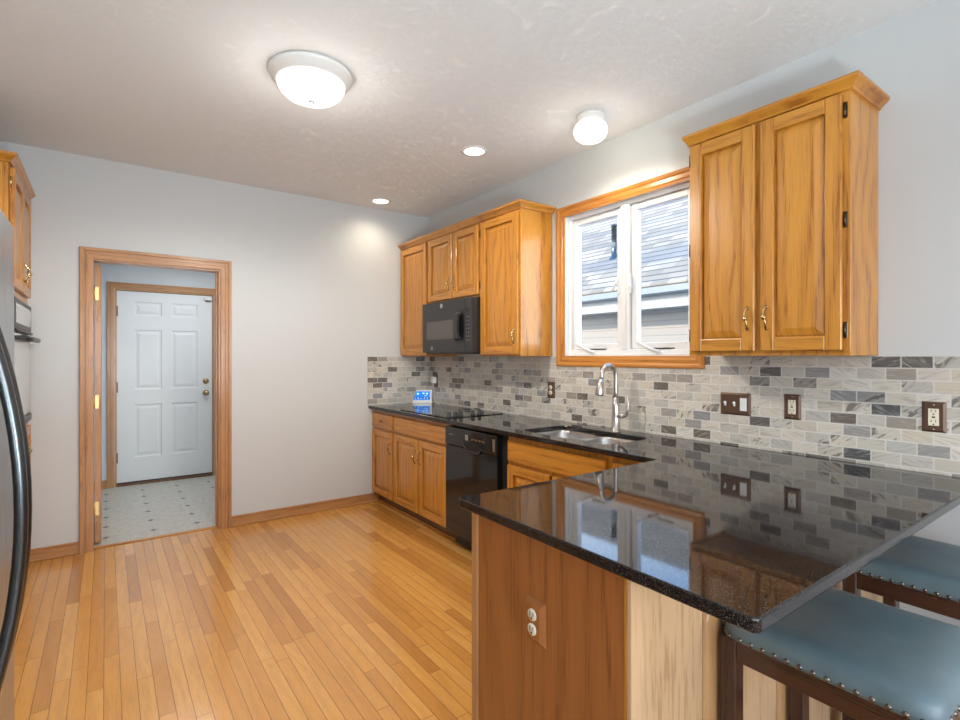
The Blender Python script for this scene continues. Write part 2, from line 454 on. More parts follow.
# ------------------------------------------------------------------ mesh helpers
class MB:
    """collects shapes (world coordinates) that become ONE mesh object"""
    def __init__(s):
        s.bm = bmesh.new()
    def _new(s, old):
        return [f for f in s.bm.faces if f not in old]
    def box(s, x0, x1, y0, y1, z0, z1, bev=0.0, mi=0, seg=1, T=None):
        x0, x1 = min(x0, x1), max(x0, x1)
        y0, y1 = min(y0, y1), max(y0, y1)
        z0, z1 = min(z0, z1), max(z0, z1)
        b = bmesh.new()
        vs = [b.verts.new((x, y, z)) for x in (x0, x1) for y in (y0, y1) for z in (z0, z1)]
        for q in ((0, 1, 3, 2), (4, 6, 7, 5), (0, 4, 5, 1), (2, 3, 7, 6), (0, 2, 6, 4), (1, 5, 7, 3)):
            b.faces.new([vs[i] for i in q])
        if bev:
            bev = min(bev, 0.45 * min(x1 - x0, y1 - y0, z1 - z0))
            bmesh.ops.bevel(b, geom=list(b.edges), offset=bev, segments=seg, affect='EDGES', profile=0.5)
        s.add(b, mi, T)
        return s
    def add(s, b, mi=0, T=None, smooth=False):
        if T is not None:
            bmesh.ops.transform(b, matrix=T, verts=list(b.verts))
        bmesh.ops.recalc_face_normals(b, faces=list(b.faces))
        vm = {}
        for v in b.verts:
            vm[v] = s.bm.verts.new(v.co)
        for f in b.faces:
            try:
                nf = s.bm.faces.new([vm[v] for v in f.verts])
            except ValueError:
                continue
            nf.material_index = f.material_index if mi is None else mi
            nf.smooth = smooth or f.smooth
        b.free()
    def tube(s, pts, r, seg=10, mi=0, T=None, caps=True):
        pts = [Vector(p) for p in pts]
        rs = r if isinstance(r, (list, tuple)) else [r] * len(pts)
        b = bmesh.new()
        tan = []
        for i in range(len(pts)):
            a = pts[max(0, i - 1)]
            c = pts[min(len(pts) - 1, i + 1)]
            tan.append((c - a).normalized())
        ref = Vector((0, 0, 1)) if abs(tan[0].z) < 0.9 else Vector((1, 0, 0))
        nrm = tan[0].cross(ref).normalized()
        rings = []
        for i, p in enumerate(pts):
            nrm = (nrm - tan[i] * nrm.dot(tan[i])).normalized()
            bi = tan[i].cross(nrm)
            rings.append([b.verts.new(p + (nrm * math.cos(2 * PI * k / seg) + bi * math.sin(2 * PI * k / seg)) * rs[i]) for k in range(seg)])
        for i in range(len(pts) - 1):
            for k in range(seg):
                b.faces.new((rings[i][k], rings[i][(k + 1) % seg], rings[i + 1][(k + 1) % seg], rings[i + 1][k])).smooth = True
        if caps:
            b.faces.new(rings[0][::-1])
            b.faces.new(rings[-1])
        s.add(b, mi, T)
        return s
    def lathe(s, prof, c=(0, 0, 0), seg=32, mi=0, T=None):
        """profile of (radius, height) turned round the vertical axis through c"""
        b = bmesh.new()
        rings = []
        for (r, z) in prof:
            if r < 1e-6:
                rings.append([b.verts.new((0, 0, z))])
            else:
                rings.append([b.verts.new((r * math.cos(2 * PI * k / seg), r * math.sin(2 * PI * k / seg), z)) for k in range(seg)])
        for A, Bq in zip(rings, rings[1:]):
            for k in range(seg):
                k2 = (k + 1) % seg
                vs = ([A[0]] if len(A) == 1 else [A[k], A[k2]]) + ([Bq[0]] if len(Bq) == 1 else [Bq[k2], Bq[k]])
                if len(vs) > 2:
                    b.faces.new(vs).smooth = True
        Tm = Matrix.Translation(c)
        if T is not None:
            Tm = Tm @ T
        s.add(b, mi, Tm)
        return s
    def prism(s, poly, O, U, V, N, depth, bev=0.0, mi=0, smooth=False):
        """polygon (in the plane O,U,V) pushed along N by depth"""
        O, U, V, N = map(Vector, (O, U, V, N))
        b = bmesh.new()
        lo = [b.verts.new(O + U * p[0] + V * p[1]) for p in poly]
        hi = [b.verts.new(O + U * p[0] + V * p[1] + N * depth) for p in poly]
        b.faces.new(lo[::-1])
        b.faces.new(hi)
        for i in range(len(poly)):
            j = (i + 1) % len(poly)
            b.faces.new((lo[i], lo[j], hi[j], hi[i])).smooth = smooth
        s.add(b, mi)
        return s
    def sweep(s, prof, path, mi=0, seg_mi=None):
        """mitred moulding: path is a list of functions' results: for every profile point (d, z) a list of plan points"""
        b = bmesh.new()
        rows = []
        for (d, z) in prof:
            rows.append([b.verts.new((p[0], p[1], z)) for p in path(d)])
        n = len(rows)
        for i in range(n):
            A, Bq = rows[i], rows[(i + 1) % n]
            for k in range(len(A) - 1):
                f_ = b.faces.new((A[k], A[k + 1], Bq[k + 1], Bq[k]))
                f_.material_index = seg_mi[k] if seg_mi else mi
        b.faces.new([r[0] for r in rows])
        b.faces.new([r[-1] for r in rows][::-1])
        s.add(b, None)
        return s

def root_of(o):
    while o.parent:
        o = o.parent
    return o

def obj(name, mb, mats, parent=None, label=None, sharp=40):
    if not isinstance(mats, (list, tuple)):
        mats = [mats]
    me = bpy.data.meshes.new(name)
    if parent is not None:
        off = root_of(parent).location
        for v in mb.bm.verts:
            v.co -= off
    for e in mb.bm.edges:
        e.smooth = not (len(e.link_faces) == 2 and e.calc_face_angle(0) > math.radians(sharp))
    mb.bm.to_mesh(me)
    mb.bm.free()
    for m_ in mats:
        me.materials.append(m_)
    o = bpy.data.objects.new(name, me)
    COL.objects.link(o)
    if parent is not None:
        o.parent = parent
    if label:
        o['label'] = label
    return o

def tag(o, label, cat, group=None):
    o['label'] = label
    o['category'] = cat
    if group:
        o['group'] = group
    return o

def thing(name, label, cat, loc, group=None):
    o = bpy.data.objects.new(name, None)
    o.location = loc
    o.empty_display_size = 0.1
    COL.objects.link(o)
    return tag(o, label, cat, group)

def struct(name, mb, mats, parent=None, label=None):
    o = obj(name, mb, mats, parent)
    if parent is None:
        o['kind'] = 'structure'
    if label:
        o['label'] = label
    return o

def struct_empty(name, loc, label=None):
    o = bpy.data.objects.new(name, None)
    o.location = loc
    COL.objects.link(o)
    o['kind'] = 'structure'
    if label:
        o['label'] = label
    return o

def copy_tree(o, parent=None):
    c = o.copy()
    COL.objects.link(c)
    if parent is not None:
        c.parent = parent
    for ch in list(o.children):
        copy_tree(ch, c)
    return c

# ------------------------------------------------------------------ room shell
XL, YF, H = -3.72, -6.90, 2.786
DX0, DX1, DZ = -2.737, -1.915, 2.072         # doorway in the back wall
WY0, WY1, WZ0, WZ1 = -1.930, -2.945, 1.372, 2.386   # kitchen window opening

b = MB(); b.box(XL, 0, YF, 0.06, -0.05, 0); struct('floor', b, M['floor'], label='honey oak strip floor')
b = MB(); b.box(-3.5, -0.9, 0.06, 2.1, -0.05, 0.0); struct('floor_laundry', b, M['vinyl'], label='pale vinyl tile floor with dark diamonds')
b = MB(); b.box(XL - 0.12, 0.14, YF - 0.12, 0.12, H, H + 0.08); struct('ceiling', b, M['ceiling'], label='stomp textured white ceiling')
b = MB()
b.box(XL - 0.12, DX0, 0, 0.12, 0, H); b.box(DX1, 0.0, 0, 0.12, 0, H); b.box(DX0, DX1, 0, 0.12, DZ, H)
struct('wall_back', b, M['wall'])
b = MB()
b.box(0, 0.14, YF, WY1, 0, H); b.box(0, 0.14, WY0, 0.12, 0, H)
b.box(0, 0.14, WY1, WY0, 0, WZ0); b.box(0, 0.14, WY1, WY0, WZ1, H)
struct('wall_right', b, M['wall'])
b = MB()
b.box(XL - 0.12, XL, -5.0, 0, 0, H); b.box(XL - 0.12, XL, YF, -6.5, 0, H)
b.box(XL - 0.12, XL, -6.5, -5.0, 0, 0.85); b.box(XL - 0.12, XL, -6.5, -5.0, 2.25, H)
struct('wall_left', b, M['wall'])
b = MB()
b.box(XL - 0.12, -3.10, YF - 0.12, YF, 0, H); b.box(-0.40, 0.14, YF - 0.12, YF, 0, H)
b.box(-3.10, -0.40, YF - 0.12, YF, 2.33, H); b.box(-3.10, -0.40, YF - 0.12, YF, 0, 0.20)
struct('wall_front', b, M['wall'])
# laundry room
b = MB(); b.box(-3.62, -3.5, 0.12, 2.1, 0, 2.5); struct('wall_laundry_left', b, M['laundry_wall'])
b = MB(); b.box(-0.9, -0.78, 0.12, 2.1, 0, 2.5); struct('wall_laundry_right', b, M['laundry_wall'])
FD0, FD1, FDZ = -2.588, -1.640, 2.100
b = MB()
b.box(-3.62, FD0, 2.1, 2.22, 0, 2.5); b.box(FD1, -0.78, 2.1, 2.22, 0, 2.5); b.box(FD0, FD1, 2.1, 2.22, FDZ, 2.5)
struct('wall_laundry_back', b, M['laundry_wall'])
b = MB(); b.box(-3.62, -0.78, 0.12, 2.22, 2.5, 2.56); struct('ceiling_laundry', b, M['ceiling'])

# baseboards
def baseboard(name, x0, x1, y, sgn, h=0.085, t=0.014):
    b = MB()
    b.box(x0, x1, y, y + sgn * t, 0, h - 0.018)
    b.box(x0, x1, y, y + sgn * t * 0.75, h - 0.018, h, 0.004)
    b.box(x0, x1, y + sgn * t, y + sgn * (t + 0.011), 0, 0.016, 0.005)
    struct(name, b, M['trim_x'])
baseboard('baseboard_back_left', -3.085, -2.812, 0, -1)
baseboard('baseboard_back_right', -1.836, -0.546, 0, -1)
baseboard('baseboard_laundry', -3.5, FD0 - 0.066, 2.1, -1)
b = MB(); b.box(-0.014, 0, YF, -4.0, 0, 0.10, 0.004); struct('baseboard_right', b, M['white_vinyl'])

def casing(name, x0, x1, z1, y, w, t, mats, zb=0.0):
    """stepped door casing round an opening: outer x0..x1, top z1"""
    b = MB()
    for (xa, xb) in ((x0, x0 + w), (x1 - w, x1)):
        inner = xb if xa == x0 else xa
        b.box(xa, xb, y, y - t * 0.62, zb, z1 - (0 if True else w), 0.002, 0)
        s_ = 1 if xa == x0 else -1
        o_ = xa if xa == x0 else xb
        b.box(o_, o_ + s_ * w * 0.30, y - t * 0.62, y - t, zb, z1, 0.003, 0)
        b.box(o_ + s_ * w * 0.42, o_ + s_ * w * 0.62, y - t * 0.62, y - t * 0.88, zb, z1 - w * 0.42, 0.003, 0)
    b.box(x0 + w, x1 - w, y, y - t * 0.62, z1 - w, z1, 0.002, 1)
    b.box(x0 + w * 0.3, x1 - w * 0.3, y - t * 0.62, y - t, z1 - w * 0.30, z1, 0.003, 1)
    b.box(x0 + w * 0.42, x1 - w * 0.42, y - t * 0.62, y - t * 0.80, z1 - w * 0.62, z1 - w * 0.42, 0.0015, 1)
    return struct(name, b, mats)
casing('trim_1', -2.810, -1.839, 2.146, 0, 0.078, 0.028, [M['trim_v'], M['trim_x']])
# jamb lining of the doorway
b = MB()
b.box(DX0, DX0 + 0.006, -0.002, 0.122, 0, DZ); b.box(DX1 - 0.016, DX1, -0.002, 0.122, 0, DZ)
b.box(DX0 + 0.006, DX1 - 0.016, -0.002, 0.122, DZ - 0.014, DZ)
b.box(DX1 - 0.028, DX1 - 0.016, 0.05, 0.085, 0, DZ - 0.014)
struct('trim_2', b, M['trim_v'])
b = MB(); b.box(DX0 + 0.006, DX1 - 0.016, 0.028, 0.072, 0, 0.007, 0.003); struct('trim_3', b, M['oak_x'], label='oak threshold strip in the doorway')
casing('trim_4', -2.652, -1.575, 2.162, 2.1, 0.062, 0.024, [M['trim_v'], M['trim_x']])
b = MB()
b.box(FD0, FD0 + 0.018, 2.1, 2.22, 0, FDZ); b.box(FD1 - 0.018, FD1, 2.1, 2.22, 0, FDZ); b.box(FD0 + 0.018, FD1 - 0.018, 2.1, 2.22, FDZ - 0.018, FDZ)
b.box(FD0 + 0.018, FD1 - 0.018, 2.168, 2.215, 0.022, FDZ - 0.018)  # unseen slab added behind the door leaf, stops daylight leaking past it
struct('trim_5', b, M['trim_v'])
b = MB(); b.box(FD0 + 0.018, FD1 - 0.018, 2.085, 2.22, 0, 0.022, 0.004); struct('trim_6', b, M['kick'], label='dark threshold under the white door')

# door_1: the oak door swung open into the laundry room, seen on its edge
d1 = struct_empty('door_1', (-2.71, 0.12, 0), 'oak door swung open, seen on its hinge edge')
b = MB(); b.box(-2.728, -2.690, 0.126, 0.90, 0.012, 2.05, 0.002); obj('door_leaf', b, M['trim_v'], d1)
for z in (1.837, 1.045, 0.266):
    b = MB()
    b.box(-2.7275, -2.7015, 0.1235, 0.1262, z - 0.05, z + 0.05, 0.001)
    b.tube([(-2.730, 0.122, z - 0.052), (-2.730, 0.122, z + 0.052)], 0.006, 8)
    obj('hinge', b, M['brass'], d1, 'brass hinge')

# door_2: white six-panel door on the far wall of the laundry
d2 = struct_empty('door_2', (-2.1, 2.12, 0.03), 'white six panel door at the far side of the laundry')
b = MB()
dx0, dx1, dz0, dz1, dyf = FD0 + 0.02, FD1 - 0.02, 0.035, FDZ - 0.022, 2.118
cols = [(-2.415, -2.160), (-2.070, -1.812)]
rows = [(0.292, 0.860), (1.020, 1.665), (1.820, 1.968)]
xs = [dx0] + [q for c_ in cols for q in c_] + [dx1]
zs = [dz0] + [q for r_ in rows for q in r_] + [dz1]
for i in range(len(xs) - 1):
    for k in range(len(zs) - 1):
        if i % 2 == 1 and k % 2 == 1:
            continue
        b.box(xs[i], xs[i + 1], dyf, dyf + 0.04, zs[k], zs[k + 1])
for (xa, xb) in cols:
    for (za, zb) in rows:
        q = bmesh.new()
        rings = []
        for ins, dep in ((0, 0), (0.006, 0.007), (0.022, 0.008), (0.048, 0.002)):
            rings.append([q.verts.new((x, dyf + dep, z)) for (x, z) in ((xa + ins, za + ins), (xb - ins, za + ins), (xb - ins, zb - ins), (xa + ins, zb - ins))])
        for A, Bq in zip(rings, rings[1:]):
            for k in range(4):
                q.faces.new((A[k], A[(k + 1) % 4], Bq[(k + 1) % 4], Bq[k]))
        q.faces.new(rings[-1])
        b.add(q)
obj('door_leaf', b, M['white_door'], d2)
RX = Matrix.Rotation(PI / 2, 4, 'X')
for z, nm in ((1.095, 'deadbolt'), (0.960, 'door_knob')):
    b = MB()
    if nm == 'deadbolt':
        b.lathe([(0, 0), (0.032, 0), (0.032, 0.008), (0.022, 0.014), (0, 0.016)], (-1.727, dyf, z), 20, T=RX)
        b.box(-1.731, -1.723, dyf - 0.03, dyf - 0.014, z - 0.018, z + 0.018, 0.002)
    else:
        b.lathe([(0, 0), (0.032, 0), (0.032, 0.006), (0.013, 0.012), (0.012, 0.03), (0.026, 0.042), (0.029, 0.055), (0.018, 0.066), (0, 0.068)], (-1.727, dyf, z), 20, T=RX)
    obj(nm, b, M['antique'], d2, 'antique brass ' + nm.replace('_', ' '))
b = MB(); b.box(-1.745, -1.668, dyf - 0.02, dyf, 2.022, 2.066, 0.004); b.box(-1.735, -1.675, dyf - 0.022, dyf - 0.019, 2.012, 2.024, 0.002, 1)
obj('alarm_sensor', b, [M['white_plastic'], M['slot']], d2, 'small white alarm sensor with dark lower edge')
for z in (1.86, 1.05, 0.30):
    b = MB(); b.tube([(dx0 + 0.001, dyf - 0.006, z - 0.055), (dx0 + 0.001, dyf - 0.006, z + 0.055)], 0.008, 8); obj('hinge', b, M['bronze'], d2, 'dark hinge')
b = MB(); b.box(dx0, dx1, dyf + 0.002, dyf + 0.03, 0.024, 0.036); obj('door_sweep', b, M['slot'], d2, 'dark sweep along the bottom edge')

# ------------------------------------------------------------------ kitchen window
w1 = struct_empty('window_1', (0, -2.44, 1.37), 'oak cased double casement window over the sink')
def window_casing():
    b = MB()
    oy0, oy1, oz0, oz1 = -1.864, -3.008, 1.308, 2.441
    w = 0.072
    prof = [(0, 0.0), (0, -0.019), (0.010, -0.022), (0.020, -0.020), (0.028, -0.015), (0.050, -0.015), (0.058, -0.011), (0.072, -0.009), (0.072, 0.0)]
    q = bmesh.new()
    ringv = []
    for (d, x) in prof:
        ringv.append([q.verts.new((x, y, z)) for (y, z) in ((oy0 - d, oz0 + d), (oy0 - d, oz1 - d), (oy1 + d, oz1 - d), (oy1 + d, oz0 + d))])
    fl = []
    for A, Bq in zip(ringv, ringv[1:]):
        for k in range(4):
            f = q.faces.new((A[k], A[(k + 1) % 4], Bq[(k + 1) % 4], Bq[k]))
            f.material_index = 0 if k in (0, 2) else 1
    bmesh.ops.recalc_face_normals(q, faces=list(q.faces))
    vm = {}
    for v in q.verts:
        vm[v] = b.bm.verts.new(v.co)
    for f in q.faces:
        nf = b.bm.faces.new([vm[v] for v in f.verts]); nf.material_index = f.material_index
    q.free()
    return b
obj('window_casing', window_casing(), [M['wtrim_v'], M['wtrim_h']], w1, 'honey oak casing', 25)
b = MB()   # white frame lining the opening with a centre mullion
b.box(0.0, 0.135, WY0, WY0 - 0.012, WZ0, WZ1); b.box(0.0, 0.135, WY1, WY1 + 0.012, WZ0, WZ1)
b.box(0.0, 0.135, WY0 - 0.012, WY1 + 0.012, WZ0, WZ0 + 0.014); b.box(0.0, 0.135, WY0 - 0.012, WY1 + 0.012, WZ1 - 0.014, WZ1)
b.box(0.028, 0.13, WY0 - 0.012, WY0 - 0.034, WZ0 + 0.014, WZ1 - 0.014, 0.003); b.box(0.028, 0.13, WY1 + 0.012, WY1 + 0.034, WZ0 + 0.014, WZ1 - 0.014, 0.003)
b.box(0.028, 0.13, WY0 - 0.034, WY1 + 0.034, WZ0 + 0.014, WZ0 + 0.050, 0.003); b.box(0.028, 0.13, WY0 - 0.034, WY1 + 0.034, WZ1 - 0.040, WZ1 - 0.014, 0.003)
b.box(0.028, 0.13, -2.402, -2.472, WZ0 + 0.050, WZ1 - 0.040, 0.003)
b.box(0.020, 0.029, -2.424, -2.450, WZ0 + 0.050, WZ1 - 0.040, 0.003)
obj('window_frame', b, M['white_vinyl'], w1, 'white vinyl frame')
for (ya, yb) in ((WY0 - 0.036, -2.400), (-2.474, WY1 + 0.036)):
    b = MB()
    za, zb, sw = WZ0 + 0.052, WZ1 - 0.042, 0.040
    b.box(0.050, 0.098, ya, ya - sw, za, zb, 0.004); b.box(0.050, 0.098, yb + sw, yb, za, zb, 0.004)
    b.box(0.050, 0.098, ya - sw, yb + sw, za, za + sw, 0.004); b.box(0.050, 0.098, ya - sw, yb + sw, zb - sw, zb, 0.004)
    sash = obj('sash', b, M['white_vinyl'], w1)
    b = MB(); b.box(0.072, 0.077, ya - sw, yb + sw, za + sw, zb - sw); obj('glass_pane', b, M['glass'], sash)
    b = MB()
    b.box(0.022, 0.032, ya - 0.13, ya - 0.25, WZ0 + 0.014, WZ0 + 0.036, 0.003)
    b.box(0.024, 0.050, ya - 0.14, ya - 0.31, WZ0 + 0.050, WZ0 + 0.057, 0.001, 1)
    b.tube([(0.018, ya - 0.225, WZ0 + 0.030), (0.006, ya - 0.205, WZ0 + 0.040), (-0.010, ya - 0.160, WZ0 + 0.060), (-0.022, ya - 0.110, WZ0 + 0.086), (-0.026, ya - 0.098, WZ0 + 0.100)],
           [0.012, 0.011, 0.0085, 0.0075, 0.009], 10)
    obj('crank_handle', b, [M['white_plastic'], M['slot']], w1, 'folding crank handle')
for (y, s_) in ((-2.394, 1), (-2.482, -1)):
    b = MB()
    b.box(0.018, 0.030, y - 0.008, y + 0.008, 1.78, 1.90, 0.003)
    b.tube([(0.016, y, 1.88), (0.000, y + s_ * 0.006, 1.85), (-0.004, y + s_ * 0.022, 1.815), (0.002, y + s_ * 0.034, 1.80)], [0.006, 0.006, 0.006, 0.005], 8)
    obj('sash_lock', b, M['white_plastic'], w1, 'white sash lock lever')

# patio opening behind the camera
w2 = struct_empty('window_2', (-1.75, YF, 0.2), 'wide patio window behind the camera')
b = MB()
for x in (-3.10, -1.78, -0.46):
    b.box(x, x + 0.06, YF - 0.10, YF - 0.04, 0.20, 2.33, 0.004)
b.box(-3.04, -0.46, YF - 0.10, YF - 0.04, 0.20, 0.26, 0.004); b.box(-3.04, -0.46, YF - 0.10, YF - 0.04, 2.27, 2.33, 0.004)
obj('window_frame', b, M['white_vinyl'], w2)
b = MB(); b.box(-3.04, -1.78, YF - 0.072, YF - 0.067, 0.26, 2.27); b.box(-1.72, -0.46, YF - 0.072, YF - 0.067, 0.26, 2.27); obj('glass_pane', b, M['glass'], w2)

w3 = struct_empty('added_window_3', (XL, -5.75, 0.85), 'unseen window added on the left for side fill, behind the camera')  # added opening, out of view, lets in sky as fill from the left
b = MB()
for y in (-6.5, -5.78, -5.06): b.box(XL - 0.09, XL - 0.03, y, y + 0.06, 0.85, 2.25, 0.004)
b.box(XL - 0.09, XL - 0.03, -6.44, -5.06, 0.85, 0.91, 0.004); b.box(XL - 0.09, XL - 0.03, -6.44, -5.06, 2.19, 2.25, 0.004)
obj('window_frame', b, M['white_vinyl'], w3)  # frame of the added unseen window
b = MB(); b.box(XL - 0.062, XL - 0.057, -6.44, -5.78, 0.91, 2.19); b.box(XL - 0.062, XL - 0.057, -5.72, -5.06, 0.91, 2.19); obj('glass_pane', b, M['glass'], w3)  # panes of the added unseen window

# ------------------------------------------------------------------ outside: the house next door
b = MB(); b.box(-40, 40, -40, 40, -0.7, -0.6); struct('ground', b, M['grass'])
nh = thing('neighbor_house', 'white sided house with grey shingle roof seen through the kitchen window', 'house', (6.5, 2, -0.6))
EX, EZ, RX_, RZ_ = 4.0, 2.43, 7.5, 5.09
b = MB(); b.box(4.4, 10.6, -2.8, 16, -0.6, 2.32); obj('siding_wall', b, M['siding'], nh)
b = MB(); b.box(4.0, 4.4, -3.0, 16.2, 2.10, 2.34); obj('soffit', b, M['soffit'], nh)
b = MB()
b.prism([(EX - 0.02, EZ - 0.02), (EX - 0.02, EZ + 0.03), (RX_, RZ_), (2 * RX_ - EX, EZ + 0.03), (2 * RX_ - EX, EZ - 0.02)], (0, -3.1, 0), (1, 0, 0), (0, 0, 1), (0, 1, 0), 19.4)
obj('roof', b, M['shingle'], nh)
b = MB()
b.prism([(3.88, 2.40), (3.86, 2.31), (3.90, 2.29), (3.99, 2.29), (3.99, 2.40)], (0, -3.1, 0), (1, 0, 0), (0, 0, 1), (0, 1, 0), 19.4)
obj('gutter', b, M['gutter'], nh)
b = MB(); b.lathe([(0.09, 3.05), (0.09, 3.20), (0.048, 3.24), (0.048, 3.80), (0.055, 3.80), (0.055, 3.83), (0, 3.83)], (5.0, 1.76, 0), 16); obj('vent_pipe', b, M['handle_dark'], nh, 'dark vent pipe')

# ------------------------------------------------------------------ cabinets
def cab_pull(parent, x, y, z, n=-1, ln=0.106):
    """bow pull with a turned bead in the middle, standing upright on a face x = const"""
    b = MB()
    h = ln / 2
    b.lathe([(0, 0), (0.008, 0), (0.0075, 0.004), (0.004, 0.008), (0, 0.010)], (x, y, z + h - 0.006), 10, T=Matrix.Rotation(n * PI / 2, 4, 'Y'))
    b.lathe([(0, 0), (0.008, 0), (0.0075, 0.004), (0.004, 0.008), (0, 0.010)], (x, y, z - h + 0.006), 10, T=Matrix.Rotation(n * PI / 2, 4, 'Y'))
    pts = []
    rs = []
    for i in range(13):
        t_ = -1 + i / 6
        pts.append((x + n * (0.006 + 0.022 * (1 - t_ * t_)), y + 0.004 * math.sin(t_ * PI), z + t_ * h))
        rs.append(0.0042 + 0.0022 * (abs(t_) ** 2) * (1 if abs(t_) < 0.95 else 0.4))
    b.tube(pts, rs, 8)
    b.lathe([(0, -0.011), (0.007, -0.009), (0.010, -0.003), (0.010, 0.003), (0.007, 0.009), (0, 0.011)], (x + n * 0.028, y, z), 12)
    return obj('handle', b, M['antique'], parent, 'antique brass bow handle')

def knob(parent, x, y, z, n=-1):
    b = MB()
    b.lathe([(0, 0), (0.007, 0), (0.005, 0.012), (0.013, 0.018), (0.014, 0.024), (0.008, 0.030), (0, 0.031)], (x, y, z), 14, T=Matrix.Rotation(n * PI / 2, 4, 'Y'))
    return obj('handle', b, M['antique'], parent, 'antique brass knob')

def panel_door(parent, x, ya, yb, z0, z1, n=-1, name='door', sw=0.056, t=0.022, mats=None):
    """raised panel door on the plane x, facing n along x"""
    ya, yb = max(ya, yb), min(ya, yb)
    w, h = ya - yb, z1 - z0
    b = MB()
    xf = x + n * t
    b.box(x, xf, ya, ya - sw, z0, z1, 0.0035, 0); b.box(x, xf, yb + sw, yb, z0, z1, 0.0035, 0)
    b.box(x, xf, ya - sw, yb + sw, z0, z0 + sw, 0.0035, 1); b.box(x, xf, ya - sw, yb + sw, z1 - sw, z1, 0.0035, 1)
    q = bmesh.new()
    rings = []
    for ins, d in ((-0.003, 0.0205), (0.0005, 0.0195), (0.001, 0.0015), (0.0065, 0.0015), (0.0075, 0.0075), (0.038, 0.0180), (0.044, 0.0180)):
        a, c = sw + ins, sw + ins
        rings.append([q.verts.new((x + n * d, y, z)) for (y, z) in ((ya - a, z0 + c), (yb + a, z0 + c), (yb + a, z1 - c), (ya - a, z1 - c))])
    for A, Bq in zip(rings, rings[1:]):
        for k in range(4):
            q.faces.new((A[k], A[(k + 1) % 4], Bq[(k + 1) % 4], Bq[k]))
    q.faces.new(rings[-1])
    b.add(q, 0)
    # normals of the open panel patch must face outwards
    return obj(name, b, mats or [M['oak_v'], M['oak_h']], parent)

def slab(parent, x, ya, yb, z0, z1, n=-1, name='drawer', t=0.020):
    b = MB()
    b.box(x, x + n * t, ya, yb, z0, z1, 0.006, 0, 2)
    return obj(name, b, M['oak_h'], parent)

def hinge(parent, x, y, z, n=-1, h=0.032, mat='bronze'):
    b = MB()
    b.box(x, x + n * 0.004, y - 0.008, y + 0.008, z - h, z + h, 0.002)
    b.tube([(x + n * 0.007, y, z - h * 0.85), (x + n * 0.007, y, z + h * 0.85)], 0.0045, 8)
    return obj('hinge', b, M[mat], parent, 'dark bronze hinge' if mat == 'bronze' else 'brass hinge')

ZU0, ZU1, UX = 1.380, 2.432, -0.305
CROWN = [(0.0, 2.418), (0.010, 2.420), (0.014, 2.428), (0.026, 2.440), (0.036, 2.448), (0.040, 2.452), (0.041, 2.464), (0.0, 2.464)]

def wall_cab(name, label, ya, yb, z0, z1=ZU1, group=None):
    t = thing(name, label, 'cabinet', (UX / 2, (ya + yb) / 2, z0), group)
    b = MB()
    b.box(UX, -0.001, ya, yb, z0 + 0.012, z1, 0.0015)
    b.box(UX, UX + 0.02, ya, yb, z0, z0 + 0.0125)
    b.box(UX + 0.02, -0.001, ya, ya - 0.016, z0, z0 + 0.0125); b.box(UX + 0.02, -0.001, yb + 0.016, yb, z0, z0 + 0.0125)
    obj('body', b, M['oak_v'], t)
    return t
cA = wall_cab('wall_cabinet', 'narrow oak wall cabinet in the corner, left of the microwave', -0.002, -0.534, ZU0)
panel_door(cA, UX, -0.020, -0.518, 1.392, 2.404)
cB = wall_cab('wall_cabinet', 'short oak wall cabinet with two doors directly above the microwave', -0.536, -1.334, 1.846)
dl = panel_door(cB, UX, -0.548, -0.940, 1.860, 2.404); dr = panel_door(cB, UX, -0.958, -1.318, 1.860, 2.404)
cab_pull(dl, UX - 0.020, -0.912, 1.985); cab_pull(dr, UX - 0.020, -0.986, 1.985)
for z in (2.33, 1.93): hinge(cB, UX, -1.326, z)
cC = wall_cab('wall_cabinet', 'tall oak wall cabinet with one door between microwave and kitchen window', -1.336, -1.808, ZU0)
dC = panel_door(cC, UX, -1.352, -1.792, 1.392, 2.404)
cab_pull(dC, UX - 0.020, -1.762, 1.522)
b = MB()
b.sweep(CROWN, lambda d: [(UX - d, -0.001), (UX - d, -1.808 - d), (-0.001, -1.808 - d)], seg_mi=[0, 1])
tag(obj('crown_molding', b, [M['oak_h'], M['oak_x']]), 'oak crown molding along the tops of the wall cabinets around the microwave', 'molding')

cD = wall_cab('wall_cabinet', 'oak wall cabinet with two tall doors hanging right of the kitchen window', -3.100, -3.788, ZU0)
d1_ = panel_door(cD, UX, -3.117, -3.428, 1.400, 2.410, sw=0.058); d2_ = panel_door(cD, UX, -3.452, -3.764, 1.400, 2.410, sw=0.058)
cab_pull(d1_, UX - 0.020, -3.400, 1.545); cab_pull(d2_, UX - 0.020, -3.481, 1.545)
for z in (2.345, 1.915, 1.480): hinge(cD, UX, -3.771, z)
for z in (2.345, 1.900, 1.480): hinge(cD, UX, -3.108, z)
b = MB()
b.sweep(CROWN, lambda d: [(-0.001, -3.100 + d * 0.4), (UX - d, -3.100 + d * 0.4), (UX - d, -3.788 - d), (-0.001, -3.788 - d)], seg_mi=[1, 0, 1])
obj('crown_molding', b, [M['oak_h'], M['oak_x']], cD)

